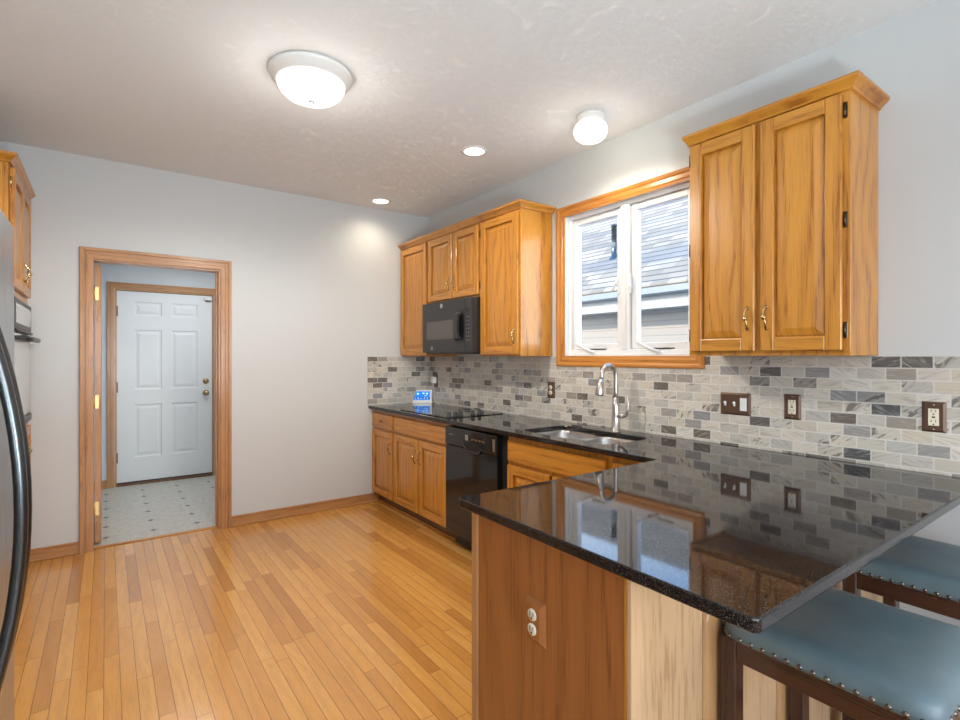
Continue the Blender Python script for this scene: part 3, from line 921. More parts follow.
# base cabinets
BX, BZ = -0.600, 0.884
def base_cab(name, label, ya, yb, hollow=False):
    t = thing(name, label, 'cabinet', (BX / 2, (ya + yb) / 2, 0))
    b = MB()
    if hollow:
        b.box(BX, BX + 0.02, ya, yb, 0.095, BZ - 0.001, 0.001)
        b.box(BX + 0.02, -0.014, ya, ya - 0.016, 0.095, BZ - 0.001); b.box(BX + 0.02, -0.014, yb + 0.016, yb, 0.095, BZ - 0.001)
        b.box(BX + 0.02, -0.014, ya - 0.016, yb + 0.016, 0.095, 0.111)
    else:
        b.box(BX, -0.014, ya, yb, 0.095, BZ - 0.001, 0.001)
    obj('body', b, M['oak_v'], t)
    b = MB()
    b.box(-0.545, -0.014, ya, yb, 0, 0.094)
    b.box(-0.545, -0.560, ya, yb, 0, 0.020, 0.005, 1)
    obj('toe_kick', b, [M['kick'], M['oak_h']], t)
    return t
bA = base_cab('base_cabinet', 'narrow oak base cabinet with one drawer and door against the back wall', -0.003, -0.450)
dw_ = slab(bA, BX, -0.012, -0.436, 0.722, 0.852); knob(dw_, BX - 0.020, -0.224, 0.787)
dd = panel_door(bA, BX, -0.012, -0.436, 0.105, 0.700); cab_pull(dd, BX - 0.020, -0.404, 0.560)
bB = base_cab('base_cabinet', 'wide oak base cabinet with two doors beneath the cooktop', -0.452, -1.348)
slab(bB, BX, -0.466, -1.334, 0.722, 0.852, name='false_drawer_front')
e1 = panel_door(bB, BX, -0.466, -0.892, 0.105, 0.700); e2 = panel_door(bB, BX, -0.912, -1.334, 0.105, 0.700)
cab_pull(e1, BX - 0.020, -0.862, 0.560); cab_pull(e2, BX - 0.020, -0.942, 0.560)
bS = base_cab('base_cabinet', 'oak sink base cabinet right of the dishwasher', -2.034, -2.862, True)
slab(bS, BX, -2.046, -2.832, 0.722, 0.852, name='false_drawer_front')
f1 = panel_door(bS, BX, -2.046, -2.430, 0.105, 0.700); f2 = panel_door(bS, BX, -2.448, -2.832, 0.105, 0.700)
cab_pull(f1, BX - 0.020, -2.402, 0.560); cab_pull(f2, BX - 0.020, -2.476, 0.560)
bC = base_cab('base_cabinet', 'oak corner base cabinet beside the sink base, mostly behind the peninsula', -2.864, -3.205)
slab(bC, BX, -2.876, -3.140, 0.722, 0.852, name='drawer')
panel_door(bC, BX, -2.876, -3.140, 0.105, 0.700, sw=0.05)

# dishwasher
dwr = thing('dishwasher', 'gloss black dishwasher under the counter between oak cabinets', 'dishwasher', (-0.35, -1.67, 0))
b = MB(); b.box(-0.600, -0.02, -1.355, -2.028, 0.10, 0.872); b.box(-0.605, -0.60, -1.978, -2.028, 0.10, 0.876, 0, 0); b.box(-0.53, -0.02, -1.36, -2.02, 0.0, 0.10)
obj('tub', b, M['black_pit'], dwr)
b = MB(); b.box(-0.602, -0.645, -1.360, -1.974, 0.112, 0.738, 0.004, 0, 2); obj('door', b, M['black_gloss'], dwr)
b = MB(); b.box(-0.602, -0.650, -1.360, -1.974, 0.742, 0.872, 0.006, 0, 2)
ctl = obj('control_panel', b, M['black_gloss'], dwr)
b = MB()
b.prism([(-1.602, 0.790), (-1.610, 0.762), (-1.655, 0.728), (-1.775, 0.728), (-1.815, 0.762), (-1.822, 0.790)], (-0.648, 0, 0), (0, 1, 0), (0, 0, 1), (-1, 0, 0), 0.0035, mi=0)
b.prism([(-1.600, 0.764), (-1.650, 0.722), (-1.780, 0.722), (-1.826, 0.764), (-1.815, 0.764), (-1.775, 0.733), (-1.655, 0.733), (-1.612, 0.764)], (-0.650, 0, 0), (0, 1, 0), (0, 0, 1), (-1, 0, 0), 0.010, mi=1)
obj('pocket_handle', b, [M['black_pit'], M['black_mat']], ctl)
b = MB(); b.box(-0.650, -0.656, -1.625, -1.660, 0.800, 0.838, 0.004); obj('dial', b, M['grey_metal'], ctl)
b = MB()
for k in range(7): b.box(-0.6495, -0.652, -1.700 - k * 0.022, -1.714 - k * 0.022, 0.806 + 0.006 * (k % 2), 0.820)
obj('button_row', b, M['antique'], ctl)['kind'] = 'stuff'
b = MB(); b.box(-0.6495, -0.652, -1.415, -1.463, 0.815, 0.822); obj('brand_plate', b, M['grey_metal'], ctl)
b = MB(); b.box(-0.6495, -0.652, -1.935, -1.960, 0.765, 0.845); obj('status_window', b, M['grey_metal'], ctl)
b = MB(); b.box(-0.545, -0.560, -1.362, -1.976, 0.004, 0.10, 0.003); obj('kick_plate', b, M['black_mat'], dwr)

# peninsula base
PX, PY0, PY1 = -1.700, -3.212, -3.833
pen = thing('peninsula_cabinet', 'oak peninsula base with brown end panel and pale back panel under the counter', 'cabinet', (-1.15, -3.52, 0))
b = MB(); b.box(PX + 0.02, -0.605, PY0 + 0.0, PY1 + 0.014, 0.0, BZ - 0.001); obj('body', b, M['oak_v'], pen)
b = MB(); b.box(PX, PX + 0.02, -3.240, -3.812, 0, BZ - 0.001); obj('end_panel', b, M['end_panel'], pen, 'brown stained end panel')
b = MB(); b.box(PX - 0.004, PX + 0.02, PY0 + 0.008, -3.238, 0, BZ - 0.001, 0.006, 0, 2); obj('corner_post', b, M['trim_v'], pen, 'pale edged corner post')
b = MB(); b.box(PX - 0.002, PX + 0.02, -3.812, PY1 + 0.0135, 0, BZ - 0.001, 0.001); obj('edge_strip', b, M['oak_v'], pen, 'lighter oak edge strip')
b = MB(); b.box(PX - 0.002, -0.016, PY1 + 0.013, PY1, 0, BZ - 0.001, 0.0015); obj('back_panel', b, M['pale_oak'], pen, 'pale oak back panel')
for x in (-1.418, -1.017, -0.62):
    b = MB()
    w = 0.088
    # half-round pilaster with a domed head on a flat batten
    b.box(x, x + w, PY1, PY1 - 0.003, 0, BZ - 0.002, 0.001)
    r = 0.036
    cx_ = x + w * 0.5
    q = bmesh.new()
    rows_ = []
    N_ = 10
    zt = 0.675
    for (zz, s_) in [(0.0, 1.0), (zt, 1.0)] + [(zt + 0.045 * math.sin(a * PI / 12), math.cos(a * PI / 12)) for a in range(1, 6)]:
        rows_.append([q.verts.new((cx_ - r * s_ * math.cos(PI * k / N_), PY1 - 0.003 - 0.008 * s_ * math.sin(PI * k / N_), zz)) for k in range(N_ + 1)])
    for A, Bq in zip(rows_, rows_[1:]):
        for k in range(N_):
            q.faces.new((A[k], A[k + 1], Bq[k + 1], Bq[k])).smooth = True
    q.faces.new(rows_[-1])
    bmesh.ops.recalc_face_normals(q, faces=list(q.faces))
    b.add(q)
    obj('pilaster', b, M['pilaster_oak'], pen, 'rounded oak pilaster')

# ------------------------------------------------------------------ granite worktop with sink cut-out
CT, CB = 0.914, 0.885
SY0, SY1, SX0, SX1 = -2.085, -2.775, -0.545, -0.165
def rounded(x0, x1, y0, y1, r, seg=5):
    pts = []
    for (cx_, cy_, a0) in ((x1 - r, y1 - r, 0), (x0 + r, y1 - r, 90), (x0 + r, y0 + r, 180), (x1 - r, y0 + r, 270)):
        for k in range(seg + 1):
            a = math.radians(a0 + 90 * k / seg)
            pts.append((cx_ + r * math.cos(a), cy_ + r * math.sin(a)))
    return pts
def worktop():
    q = bmesh.new()
    cr = 0.016
    outer = [(-0.013, -0.013), (-0.6537, -0.003), (-0.6537, -3.145)]
    outer[0] = (-0.013, -0.003)
    outer += [(-0.659, -3.158), (-0.672, -3.163)]
    def corner(cx_, cy_, a0, a1):
        return [(cx_ + cr * math.cos(math.radians(a0 + (a1 - a0) * k / 4)), cy_ + cr * math.sin(math.radians(a0 + (a1 - a0) * k / 4))) for k in range(5)]
    outer += corner(-1.7309 + cr, -3.1614 - cr, 90, 180)
    outer += corner(-1.7309 + cr * 0.6, -4.1212 + cr * 0.6, 180, 270)
    outer += [(-0.013, -4.1212)]
    inner = rounded(SX0, SX1, SY1, SY0, 0.06)
    es = []
    for loop in (outer, inner):
        vs = [q.verts.new((x, y, CT)) for x, y in loop]
        es += [q.edges.new((vs[i], vs[(i + 1) % len(vs)])) for i in range(len(vs))]
    bmesh.ops.triangle_fill(q, use_beauty=True, edges=es)
    bmesh.ops.recalc_face_normals(q, faces=list(q.faces))
    for f in q.faces:
        if f.normal.z < 0:
            f.normal_flip()
    g = bmesh.ops.extrude_face_region(q, geom=list(q.faces))
    for v in [e for e in g['geom'] if isinstance(e, bmesh.types.BMVert)]:
        v.co.z = CB
    bmesh.ops.recalc_face_normals(q, faces=list(q.faces))
    bev = [e for e in q.edges if len(e.link_faces) == 2 and abs(e.calc_face_angle(0)) > 1.2 and abs(e.verts[0].co.z - e.verts[1].co.z) < 1e-6]
    bmesh.ops.bevel(q, geom=bev, offset=0.005, segments=3, affect='EDGES', profile=0.5)
    b = MB(); b.add(q)
    return b
tag(obj('worktop', worktop(), M['granite'], sharp=50), 'L shaped polished black granite worktop with peninsula overhang', 'countertop')

# sink
sk = thing('kitchen_sink', 'double bowl stainless steel undermount sink beneath the window', 'sink', (-0.355, -2.43, 0.70))
def bowl(ya, yb, zbot):
    b = MB()
    q = bmesh.new()
    rows_ = []
    for (ins, z) in ((-0.012, CB - 0.002), (0.002, CB - 0.002), (0.006, CB - 0.012), (0.012, zbot + 0.05), (0.030, zbot + 0.012), (0.060, zbot)):
        rr = max(0.02, 0.06 - ins * 0.4)
        rows_.append([q.verts.new((x, y, z)) for (x, y) in rounded(SX0 + ins, SX1 - ins, yb + ins, ya - ins, rr)])
    for A, Bq in zip(rows_, rows_[1:]):
        n = len(A)
        for k in range(n):
            q.faces.new((A[k], A[(k + 1) % n], Bq[(k + 1) % n], Bq[k])).smooth = True
    q.faces.new(rows_[-1])
    b.add(q)
    return b
for (ya, yb) in ((SY0 - 0.004, -2.415), (-2.441, SY1 + 0.004)):
    bw = obj('bowl', bowl(ya, yb, 0.72), M['stainless'], sk)
    b = MB(); b.lathe([(0, 0.728), (0.03, 0.727), (0.042, 0.7225), (0.045, 0.7205)], ((SX0 + SX1) / 2, (ya + yb) / 2, 0), 20); obj('drain', b, M['chrome'], bw)
# faucet
fc = thing('faucet', 'tall brushed nickel pull-down faucet behind the sink', 'faucet', (-0.125, -2.49, CT))
FX, FY = -0.125, -2.492
b = MB()
b.lathe([(0, CT), (0.031, CT), (0.031, CT + 0.006), (0.025, CT + 0.012), (0.0235, CT + 0.10), (0.021, CT + 0.16), (0.0150, CT + 0.21), (0.0, CT + 0.21)], (FX, FY, 0), 20)
obj('base', b, M['nickel'], fc)
b = MB()
pts = [(FX, FY, CT + 0.19), (FX, FY, 1.16), (FX, FY, 1.245)]
R_ = 0.064
for k in range(1, 13):
    a = PI * k / 12
    pts.append((FX - R_ + R_ * math.cos(a), FY, 1.258 + R_ * math.sin(a)))
pts.append((FX - 2 * R_ - 0.004, FY, 1.235))
b.tube(pts, 0.0135, 14); obj('spout', b, M['nickel'], fc)
b = MB()
b.tube([(FX - 2 * R_ - 0.004, FY, 1.240), (FX - 2 * R_ - 0.012, FY, 1.20), (FX - 2 * R_ - 0.022, FY, 1.150), (FX - 2 * R_ - 0.024, FY, 1.143)], [0.0145, 0.019, 0.0255, 0.023], 16)
obj('spray_head', b, M['nickel'], fc)
b = MB()
b.tube([(FX, FY, CT + 0.098), (FX, FY - 0.03, CT + 0.098), (FX, FY - 0.062, CT + 0.102)], [0.016, 0.0155, 0.014], 12)
b.tube([(FX, FY - 0.055, CT + 0.101), (FX, FY - 0.078, CT + 0.110), (FX, FY - 0.090, CT + 0.140), (FX, FY - 0.092, CT + 0.185), (FX, FY - 0.091, CT + 0.215)], [0.013, 0.012, 0.009, 0.0065, 0.006], 10)
obj('lever_handle', b, M['nickel'], fc)

# backsplash
b = MB()
b.box(-0.011, 0, -0.0, -1.866, CT - 0.028, 1.377); b.box(-0.011, 0, -1.866, -3.006, CT - 0.028, 1.312); b.box(-0.011, 0, -3.006, -4.125, CT - 0.028, 1.377)
struct('backsplash_right', b, M['tile'], label='marble mosaic backsplash along the window wall')
b = MB()
b.box(-0.656, -0.011, -0.0, -0.0105, CT + 0.0, 1.374); b.box(-0.660, -0.656, 0, -0.012, CT, 1.376)
struct('backsplash_back', b, M['tile'], label='marble mosaic backsplash on the back wall corner')

# ------------------------------------------------------------------ cooktop
ck = thing('cooktop', 'black glass cooktop with a row of knobs set in the granite', 'cooktop', (-0.33, -0.93, CT))
b = MB(); b.box(-0.598, -0.075, -0.548, -1.318, CT + 0.0006, CT + 0.006, 0.002, 0, 2); gt = obj('glass_top', b, M['black_gloss'], ck)
for k, (x, y) in enumerate(((-0.553, -1.262), (-0.500, -1.262), (-0.447, -1.262), (-0.335, -1.262), (-0.270, -1.262))):
    b = MB()
    b.lathe([(0, CT + 0.006), (0.022, CT + 0.006), (0.021, CT + 0.012), (0.016, CT + 0.014), (0.015, CT + 0.032), (0.010, CT + 0.036), (0, CT + 0.036)], (x, y, 0), 18)
    b.box(x - 0.003, x + 0.003, y - 0.017, y + 0.017, CT + 0.030, CT + 0.042, 0.001)
    obj('knob', b, M['black_mat'], ck)
b = MB()
for (x, y, r) in ((-0.45, -0.70, 0.085), (-0.45, -1.02, 0.105), (-0.20, -0.70, 0.105), (-0.20, -1.05, 0.085)):
    b.lathe([(r, CT + 0.0061), (r, CT + 0.0064), (r - 0.006, CT + 0.0064), (r - 0.006, CT + 0.0061)], (x, y, 0), 40)
obj('burner_ring', b, M['grey_metal'], gt)['kind'] = 'stuff'

# ------------------------------------------------------------------ microwave
mw = thing('microwave', 'black over-range microwave hanging beneath the short wall cabinet', 'microwave', (-0.2, -0.95, 1.41))
MX, my0, my1, mz0, mz1 = -0.402, -0.588, -1.334, 1.398, 1.838
b = MB(); b.box(MX + 0.045, -0.02, my0, my1, mz0 + 0.012, mz1, 0.003); b.box(MX + 0.03, -0.06, my0 - 0.03, my1 + 0.03, mz0, mz0 + 0.012); obj('case', b, M['black_mat'], mw)
b = MB(); b.box(MX, MX + 0.043, my0, -1.250, mz0 + 0.010, mz1 - 0.004, 0.004, 0, 2)
b.box(MX - 0.002, MX + 0.002, my0 - 0.075, -1.095, mz0 + 0.122, mz1 - 0.165, 0.001, 1)
mdoor = obj('door', b, [M['black_mat'], M['micro_window']], mw)
b = MB(); b.box(MX, MX + 0.043, -1.253, my1, mz0 + 0.010, mz1 - 0.004, 0.004, 0, 2)
for r_ in range(7):
    for c_ in range(2):
        b.box(MX - 0.001, MX + 0.001, -1.270 - c_ * 0.028, -1.284 - c_ * 0.028, 1.500 + r_ * 0.030, 1.508 + r_ * 0.030, 0, 1)
b.box(MX - 0.001, MX + 0.001, -1.265, -1.318, 1.725, 1.752, 0, 2)
obj('control_panel', b, [M['black_mat'], M['grey_metal'], M['slot']], mw, 'keypad with rows of small pale keys')
b = MB()
b.prism([(-1.118, 1.49), (-1.150, 1.475), (-1.205, 1.475), (-1.235, 1.49), (-1.243, 1.62), (-1.235, 1.735), (-1.205, 1.75), (-1.150, 1.75), (-1.118, 1.735), (-1.104, 1.62)], (MX - 0.003, 0, 0), (0, 1, 0), (0, 0, 1), (-1, 0, 0), -0.004, mi=0)
b.prism([(MX - 0.001, 1.50), (MX - 0.030, 1.52), (MX - 0.040, 1.57), (MX - 0.043, 1.615), (MX - 0.040, 1.66), (MX - 0.030, 1.71), (MX - 0.001, 1.73), (MX - 0.001, 1.715), (MX - 0.020, 1.69), (MX - 0.026, 1.615), (MX - 0.020, 1.54), (MX - 0.001, 1.515)], (0, -1.140, 0), (1, 0, 0), (0, 0, 1), (0, -1, 0), 0.066, mi=1)
obj('handle', b, [M['black_gloss'], M['black_mat']], mdoor)
b = MB()
RYm = Matrix.Rotation(-PI / 2, 4, 'Y')
b.lathe([(0, 0), (0.019, 0), (0.019, 0.002), (0, 0.002)], (MX, -0.905, 1.797), 24, 0, RYm)
b.lathe([(0.0165, 0.0021), (0.0165, 0.0026), (0.014, 0.0026), (0.014, 0.0021)], (MX, -0.905, 1.797), 24, 1, RYm)
b.tube([(MX - 0.0026, -0.898, 1.803), (MX - 0.0026, -0.902, 1.807), (MX - 0.0026, -0.906, 1.803), (MX - 0.0026, -0.902, 1.792), (MX - 0.0026, -0.898, 1.788)], 0.0012, 5, 1)
b.tube([(MX - 0.0026, -0.906, 1.791), (MX - 0.0026, -0.912, 1.797), (MX - 0.0026, -0.909, 1.804), (MX - 0.0026, -0.914, 1.790)], 0.0012, 5, 1)
obj('emblem', b, [M['white_plastic'], M['slot']], mdoor, 'round white emblem')
b = MB(); b.box(MX - 0.0008, MX + 0.001, -0.735, -0.768, 1.430, 1.462); obj('sticker', b, M['grey_metal'], mdoor, 'small grey sticker')

# ------------------------------------------------------------------ wall plates
def outlet(label, y, z, kind='decora', group=None):
    """brown plate on the window wall; y,z = centre"""
    t = thing('wall_outlet', label, 'outlet', (-0.011, y, z - 0.06), group)
    x = -0.0112
    b = MB(); bev_plate(b, x, y, z, 0.0375, 0.060); obj('cover_plate', b, M['brown_plate'], t)
    b = MB()
    if kind == 'decora':
        b.box(x - 0.008, x - 0.0105, y - 0.0165, y + 0.0165, z - 0.0335, z + 0.0335, 0.001, 0)
        for dz in (0.018, -0.022):
            b.box(x - 0.0100, x - 0.0112, y - 0.008, y - 0.0058, z + dz + 0.002, z + dz + 0.011, 0, 1); b.box(x - 0.0100, x - 0.0112, y + 0.0058, y + 0.008, z + dz + 0.002, z + dz + 0.011, 0, 1)
            b.box(x - 0.0100, x - 0.0112, y - 0.0025, y + 0.0025, z + dz - 0.009, z + dz - 0.004, 0, 1)
        b.box(x - 0.0100, x - 0.0115, y - 0.005, y + 0.005, z - 0.003, z + 0.003, 0, 1)
    else:
        for dz in (0.019, -0.019):
            b.lathe([(0, 0), (0.0165, 0), (0.0165, 0.004), (0, 0.004)], (x - 0.0075, y, z + dz), 16, 0, Matrix.Rotation(-PI / 2, 4, 'Y'))
            b.box(x - 0.0112, x - 0.0122, y - 0.008, y - 0.0055, z + dz - 0.002, z + dz + 0.008, 0, 1); b.box(x - 0.0112, x - 0.0122, y + 0.0055, y + 0.008, z + dz - 0.002, z + dz + 0.008, 0, 1)
            b.box(x - 0.0112, x - 0.0122, y - 0.002, y + 0.002, z + dz - 0.010, z + dz - 0.006, 0, 1)
    obj('receptacle', b, [M['cream'], M['slot']], t, 'cream receptacle')
    for dz in (0.048, -0.048):
        b = MB()
        b.lathe([(0, 0), (0.0032, 0), (0.0025, 0.0012), (0, 0.0016)], (x - 0.0083, y, z + dz), 10, 0, Matrix.Rotation(-PI / 2, 4, 'Y'))
        obj('screw', b, M['chrome'], t)
    return t
def bev_plate(b, x, y, z, hw, hh, n=-1, bw=0.009, dp=0.0085):
    q = bmesh.new()
    rings = [[q.verts.new((x + n * d, y + sy * (hw - i), z + sz * (hh - i))) for (sy, sz) in ((-1, -1), (1, -1), (1, 1), (-1, 1))] for (i, d) in ((0, 0), (0, 0.0018), (bw, dp))]
    for A, Bq in zip(rings, rings[1:]):
        for k in range(4):
            q.faces.new((A[k], A[(k + 1) % 4], Bq[(k + 1) % 4], Bq[k]))
    q.faces.new(rings[-1]); q.faces.new(rings[0][::-1])
    b.add(q)
outlet('brown plate cream outlet nearest to the three-gang switch plate', -3.454, 1.136)
outlet('brown plate cream outlet farthest right on the tile, past the wall cabinet', -3.973, 1.137)
outlet('brown plate outlet on the tile left of the faucet below the window corner', -1.807, 1.131, 'duplex')
outlet('brown plate outlet behind the plugged-in white charger', -0.170, 1.135, 'duplex')
sp = thing('light_switch', 'three-gang brown switch plate on the tile under the wall cabinet', 'switch', (-0.011, -3.178, 1.075))
b = MB(); bev_plate(b, -0.0112, -3.178, 1.130, 0.080, 0.0575); obj('cover_plate', b, M['brown_plate'], sp)
for y in (-3.128, -3.176):
    b = MB(); b.box(-0.0190, -0.0215, y - 0.005, y + 0.005, 1.118, 1.142, 0.001); b.box(-0.020, -0.033, y - 0.0035, y + 0.0035, 1.130, 1.142, 0.0015); obj('toggle', b, M['white_plastic'], sp, 'white toggle lever')
b = MB(); b.box(-0.0190, -0.0235, -3.206, -3.240, 1.097, 1.163, 0.0015); b.box(-0.023, -0.0265, -3.210, -3.236, 1.133, 1.160, 0.001); obj('rocker', b, M['white_plastic'], sp, 'white rocker paddle')
# outlet on the peninsula end
po = thing('wall_outlet', 'brown plate outlet on the brown peninsula end panel', 'outlet', (PX, -3.515, 0.59))
b = MB(); bev_plate(b, PX - 0.0002, -3.515, 0.648, 0.0385, 0.060, -1, 0.014, 0.014); obj('cover_plate', b, M['island_plate'], po)
b = MB()
for dz in (0.020, -0.020):
    b.lathe([(0, 0), (0.0165, 0), (0.0165, 0.0035), (0, 0.0035)], (PX - 0.0135, -3.512, 0.648 + dz), 18, 0, Matrix.Rotation(-PI / 2, 4, 'Y'))
    for dy in (-0.0062, 0.0062): b.box(PX - 0.0165, PX - 0.0178, -3.512 + dy - 0.0012, -3.512 + dy + 0.0012, 0.648 + dz - 0.002, 0.648 + dz + 0.009, 0, 1)
    b.box(PX - 0.0165, PX - 0.0178, -3.5145, -3.5095, 0.648 + dz - 0.011, 0.648 + dz - 0.006, 0, 1)
obj('receptacle', b, [M['cream'], M['slot']], po, 'cream duplex receptacle')

# smart display on the counter, charger on the wall
sd = thing('smart_display', 'white tilted smart display with a blue screen in the counter corner', 'tablet', (-0.115, -0.075, CT))
ang = math.atan2(-0.117, 0.162)
SDM = Matrix.Translation((-0.115, -0.066, CT + 0.001)) @ Matrix.Rotation(ang, 4, 'Z') @ Matrix.Rotation(math.radians(-14), 4, 'X')
b = MB(); b.box(-0.100, 0.100, 0.0, 0.010, 0.0, 0.133, 0.003, 0, 2, SDM); obj('bezel', b, M['white_plastic'], sd, 'white bezel')
b = MB(); b.box(-0.080, 0.080, -0.0008, 0.002, 0.030, 0.118, 0, 0, 1, SDM)
scr = obj('screen', b, M['screen_blue'], sd, 'lit blue screen with pale icons')
b = MB()
b.lathe([(0, 0), (0.010, 0), (0.010, 0.0006), (0, 0.0006)], (0, 0, 0), 16, 0, SDM @ Matrix.Translation((-0.040, -0.0009, 0.092)) @ RX)
for (x, z, w_, h_) in ((-0.062, 0.046, 0.008, 0.008), (-0.032, 0.046, 0.010, 0.010), (-0.004, 0.046, 0.008, 0.008), (0.030, 0.048, 0.011, 0.008), (0.058, 0.048, 0.009, 0.008), (0.020, 0.095, 0.016, 0.008), (0.055, 0.092, 0.014, 0.010), (0.040, 0.072, 0.012, 0.005)):
    obj('icon', b, M['screen_light'], scr)
    b = MB(); b.box(x - w_, x + w_ * 0.4, -0.0016, -0.0008, z - h_ * 0.5, z + h_, 0, 0, 1, SDM)
obj('icon', b, M['screen_light'], scr)
b = MB(); b.box(-0.085, 0.085, 0.010, 0.075, 0.001, 0.055, 0.006, 0, 2, SDM.copy() if False else Matrix.Translation((-0.115, -0.066, CT + 0.001)) @ Matrix.Rotation(ang, 4, 'Z')); obj('stand', b, M['black_mat'], sd, 'dark speaker base')
ch = thing('charger', 'small white plug-in charger with cord above the counter corner', 'charger', (-0.03, -0.17, CT))
b = MB(); b.box(-0.018, -0.060, -0.148, -0.196, 1.116, 1.176, 0.006, 0, 2); obj('plug', b, M['white_plastic'], ch)
b = MB(); b.tube([(-0.040, -0.165, 1.118), (-0.040, -0.168, 1.06), (-0.038, -0.176, 0.99), (-0.035, -0.188, 0.945), (-0.030, -0.20, 0.923), (-0.026, -0.22, 0.918), (-0.024, -0.26, 0.917)], 0.0022, 6); obj('cord', b, M['white_plastic'], ch)

# ------------------------------------------------------------------ tall oven cabinet and wall oven on the left
TX, TY0, TY1 = -3.085, -0.004, -0.850
tc = thing('oven_cabinet', 'tall oak cabinet housing the wall oven, beside the refrigerator', 'cabinet', (-3.4, -0.43, 0))
b = MB()
b.box(XL + 0.002, TX, TY0, TY0 - 0.03, 0, 2.432); b.box(XL + 0.002, TX, TY1 + 0.03, TY1, 0, 2.432)
b.box(XL + 0.002, TX, TY0 - 0.03, TY1 + 0.03, 1.712, 2.432); b.box(XL + 0.002, TX, TY0 - 0.03, TY1 + 0.03, 0.09, 0.955)
b.box(XL + 0.002, TX - 0.05, TY0 - 0.03, TY1 + 0.03, 0.0, 0.09)
b.box(TX - 0.05, TX - 0.02, TY1, TY1 - 0.012, 0, 2.416, 0.002)
obj('body', b, M['oak_v'], tc)
g1 = panel_door(tc, TX, -0.050, -0.418, 1.760, 2.404, 1); g2 = panel_door(tc, TX, -0.440, -0.812, 1.760, 2.404, 1)
cab_pull(g1, TX + 0.020, -0.392, 1.880, 1); cab_pull(g2, TX + 0.020, -0.466, 1.880, 1)
g3 = panel_door(tc, TX, -0.050, -0.418, 0.105, 0.925, 1); g4 = panel_door(tc, TX, -0.440, -0.812, 0.105, 0.925, 1)
cab_pull(g3, TX + 0.020, -0.392, 0.800, 1); cab_pull(g4, TX + 0.020, -0.466, 0.800, 1)
hinge(tc, TX, -0.832, 2.32, 1, mat='brass')
b = MB(); b.sweep(CROWN, lambda d: [(TX + d, -0.004), (TX + d, TY1 - d), (XL + 0.002, TY1 - d)], seg_mi=[0, 1]); obj('crown_molding', b, [M['oak_h'], M['oak_x']], tc)
ov = thing('wall_oven', 'built-in wall oven with black control panel and glass door', 'oven', (-3.3, -0.43, 0.96))
b = MB(); b.box(-3.60, TX - 0.002, -0.045, -0.808, 0.960, 1.706); obj('case', b, M['black_mat'], ov)
b = MB()
b.box(TX - 0.002, TX + 0.022, -0.040, -0.812, 1.535, 1.706, 0.005, 0, 2)
b.box(TX + 0.020, TX + 0.024, -0.10, -0.75, 1.565, 1.675, 0.001, 1)
b.box(TX - 0.002, TX + 0.03, -0.040, -0.812, 1.518, 1.533, 0.004)
obj('control_panel', b, [M['black_mat'], M['oven_glass']], ov)
b = MB(); b.box(TX - 0.002, TX + 0.018, -0.040, -0.812, 1.010, 1.512, 0.004, 0, 2); od = obj('door', b, M['oven_glass'], ov, 'pale reflective glass door')
b = MB()
b.tube([(TX + 0.056, -0.060, 1.482), (TX + 0.056, -0.790, 1.482)], 0.016, 12)
for y in (-0.09, -0.76): b.box(TX + 0.016, TX + 0.056, y - 0.014, y + 0.014, 1.470, 1.494, 0.004)
obj('handle', b, M['black_mat'], od, 'black bar handle')
b = MB(); b.box(TX - 0.002, TX + 0.024, -0.040, -0.812, 0.958, 1.006, 0.005, 0, 2); obj('vent_trim', b, M['black_mat'], ov)

# refrigerator
RXF, RY0, RY1 = -2.875, -2.575, -3.485
fr = thing('refrigerator', 'brushed stainless refrigerator with bowed handle cut off at left edge', 'refrigerator', (-3.25, -3.03, 0))
b = MB(); b.box(XL + 0.01, RXF - 0.075, RY0, RY1, 0.02, 1.745, 0.006); obj('case', b, M['grey_metal'], fr)
b = MB(); b.box(RXF - 0.07, RXF, RY0 + 0.0, -3.028, 0.06, 1.752, 0.010, 0, 3); da = obj('door', b, M['fridge_steel'], fr)
b = MB(); b.box(RXF - 0.07, RXF, -3.032, RY1, 0.06, 1.752, 0.010, 0, 3); db = obj('door', b, M['fridge_steel'], fr)
for (yy, dd_) in ((-2.995, da), (-3.066, db)):
    b = MB()
    hp = []
    for i in range(17):
        t_ = -1 + i / 8
        hp.append((RXF - 0.004 + 0.067 * (1 - t_ * t_), yy, 1.030 + t_ * 0.455))
    b.tube(hp, 0.0125, 12); obj('handle', b, M['handle_dark'], dd_, 'bowed dark handle')
b = MB(); b.box(RXF - 0.06, RXF - 0.02, RY0 - 0.01, RY1 + 0.01, 0.0, 0.055, 0.004); obj('kick_grille', b, M['black_mat'], fr)

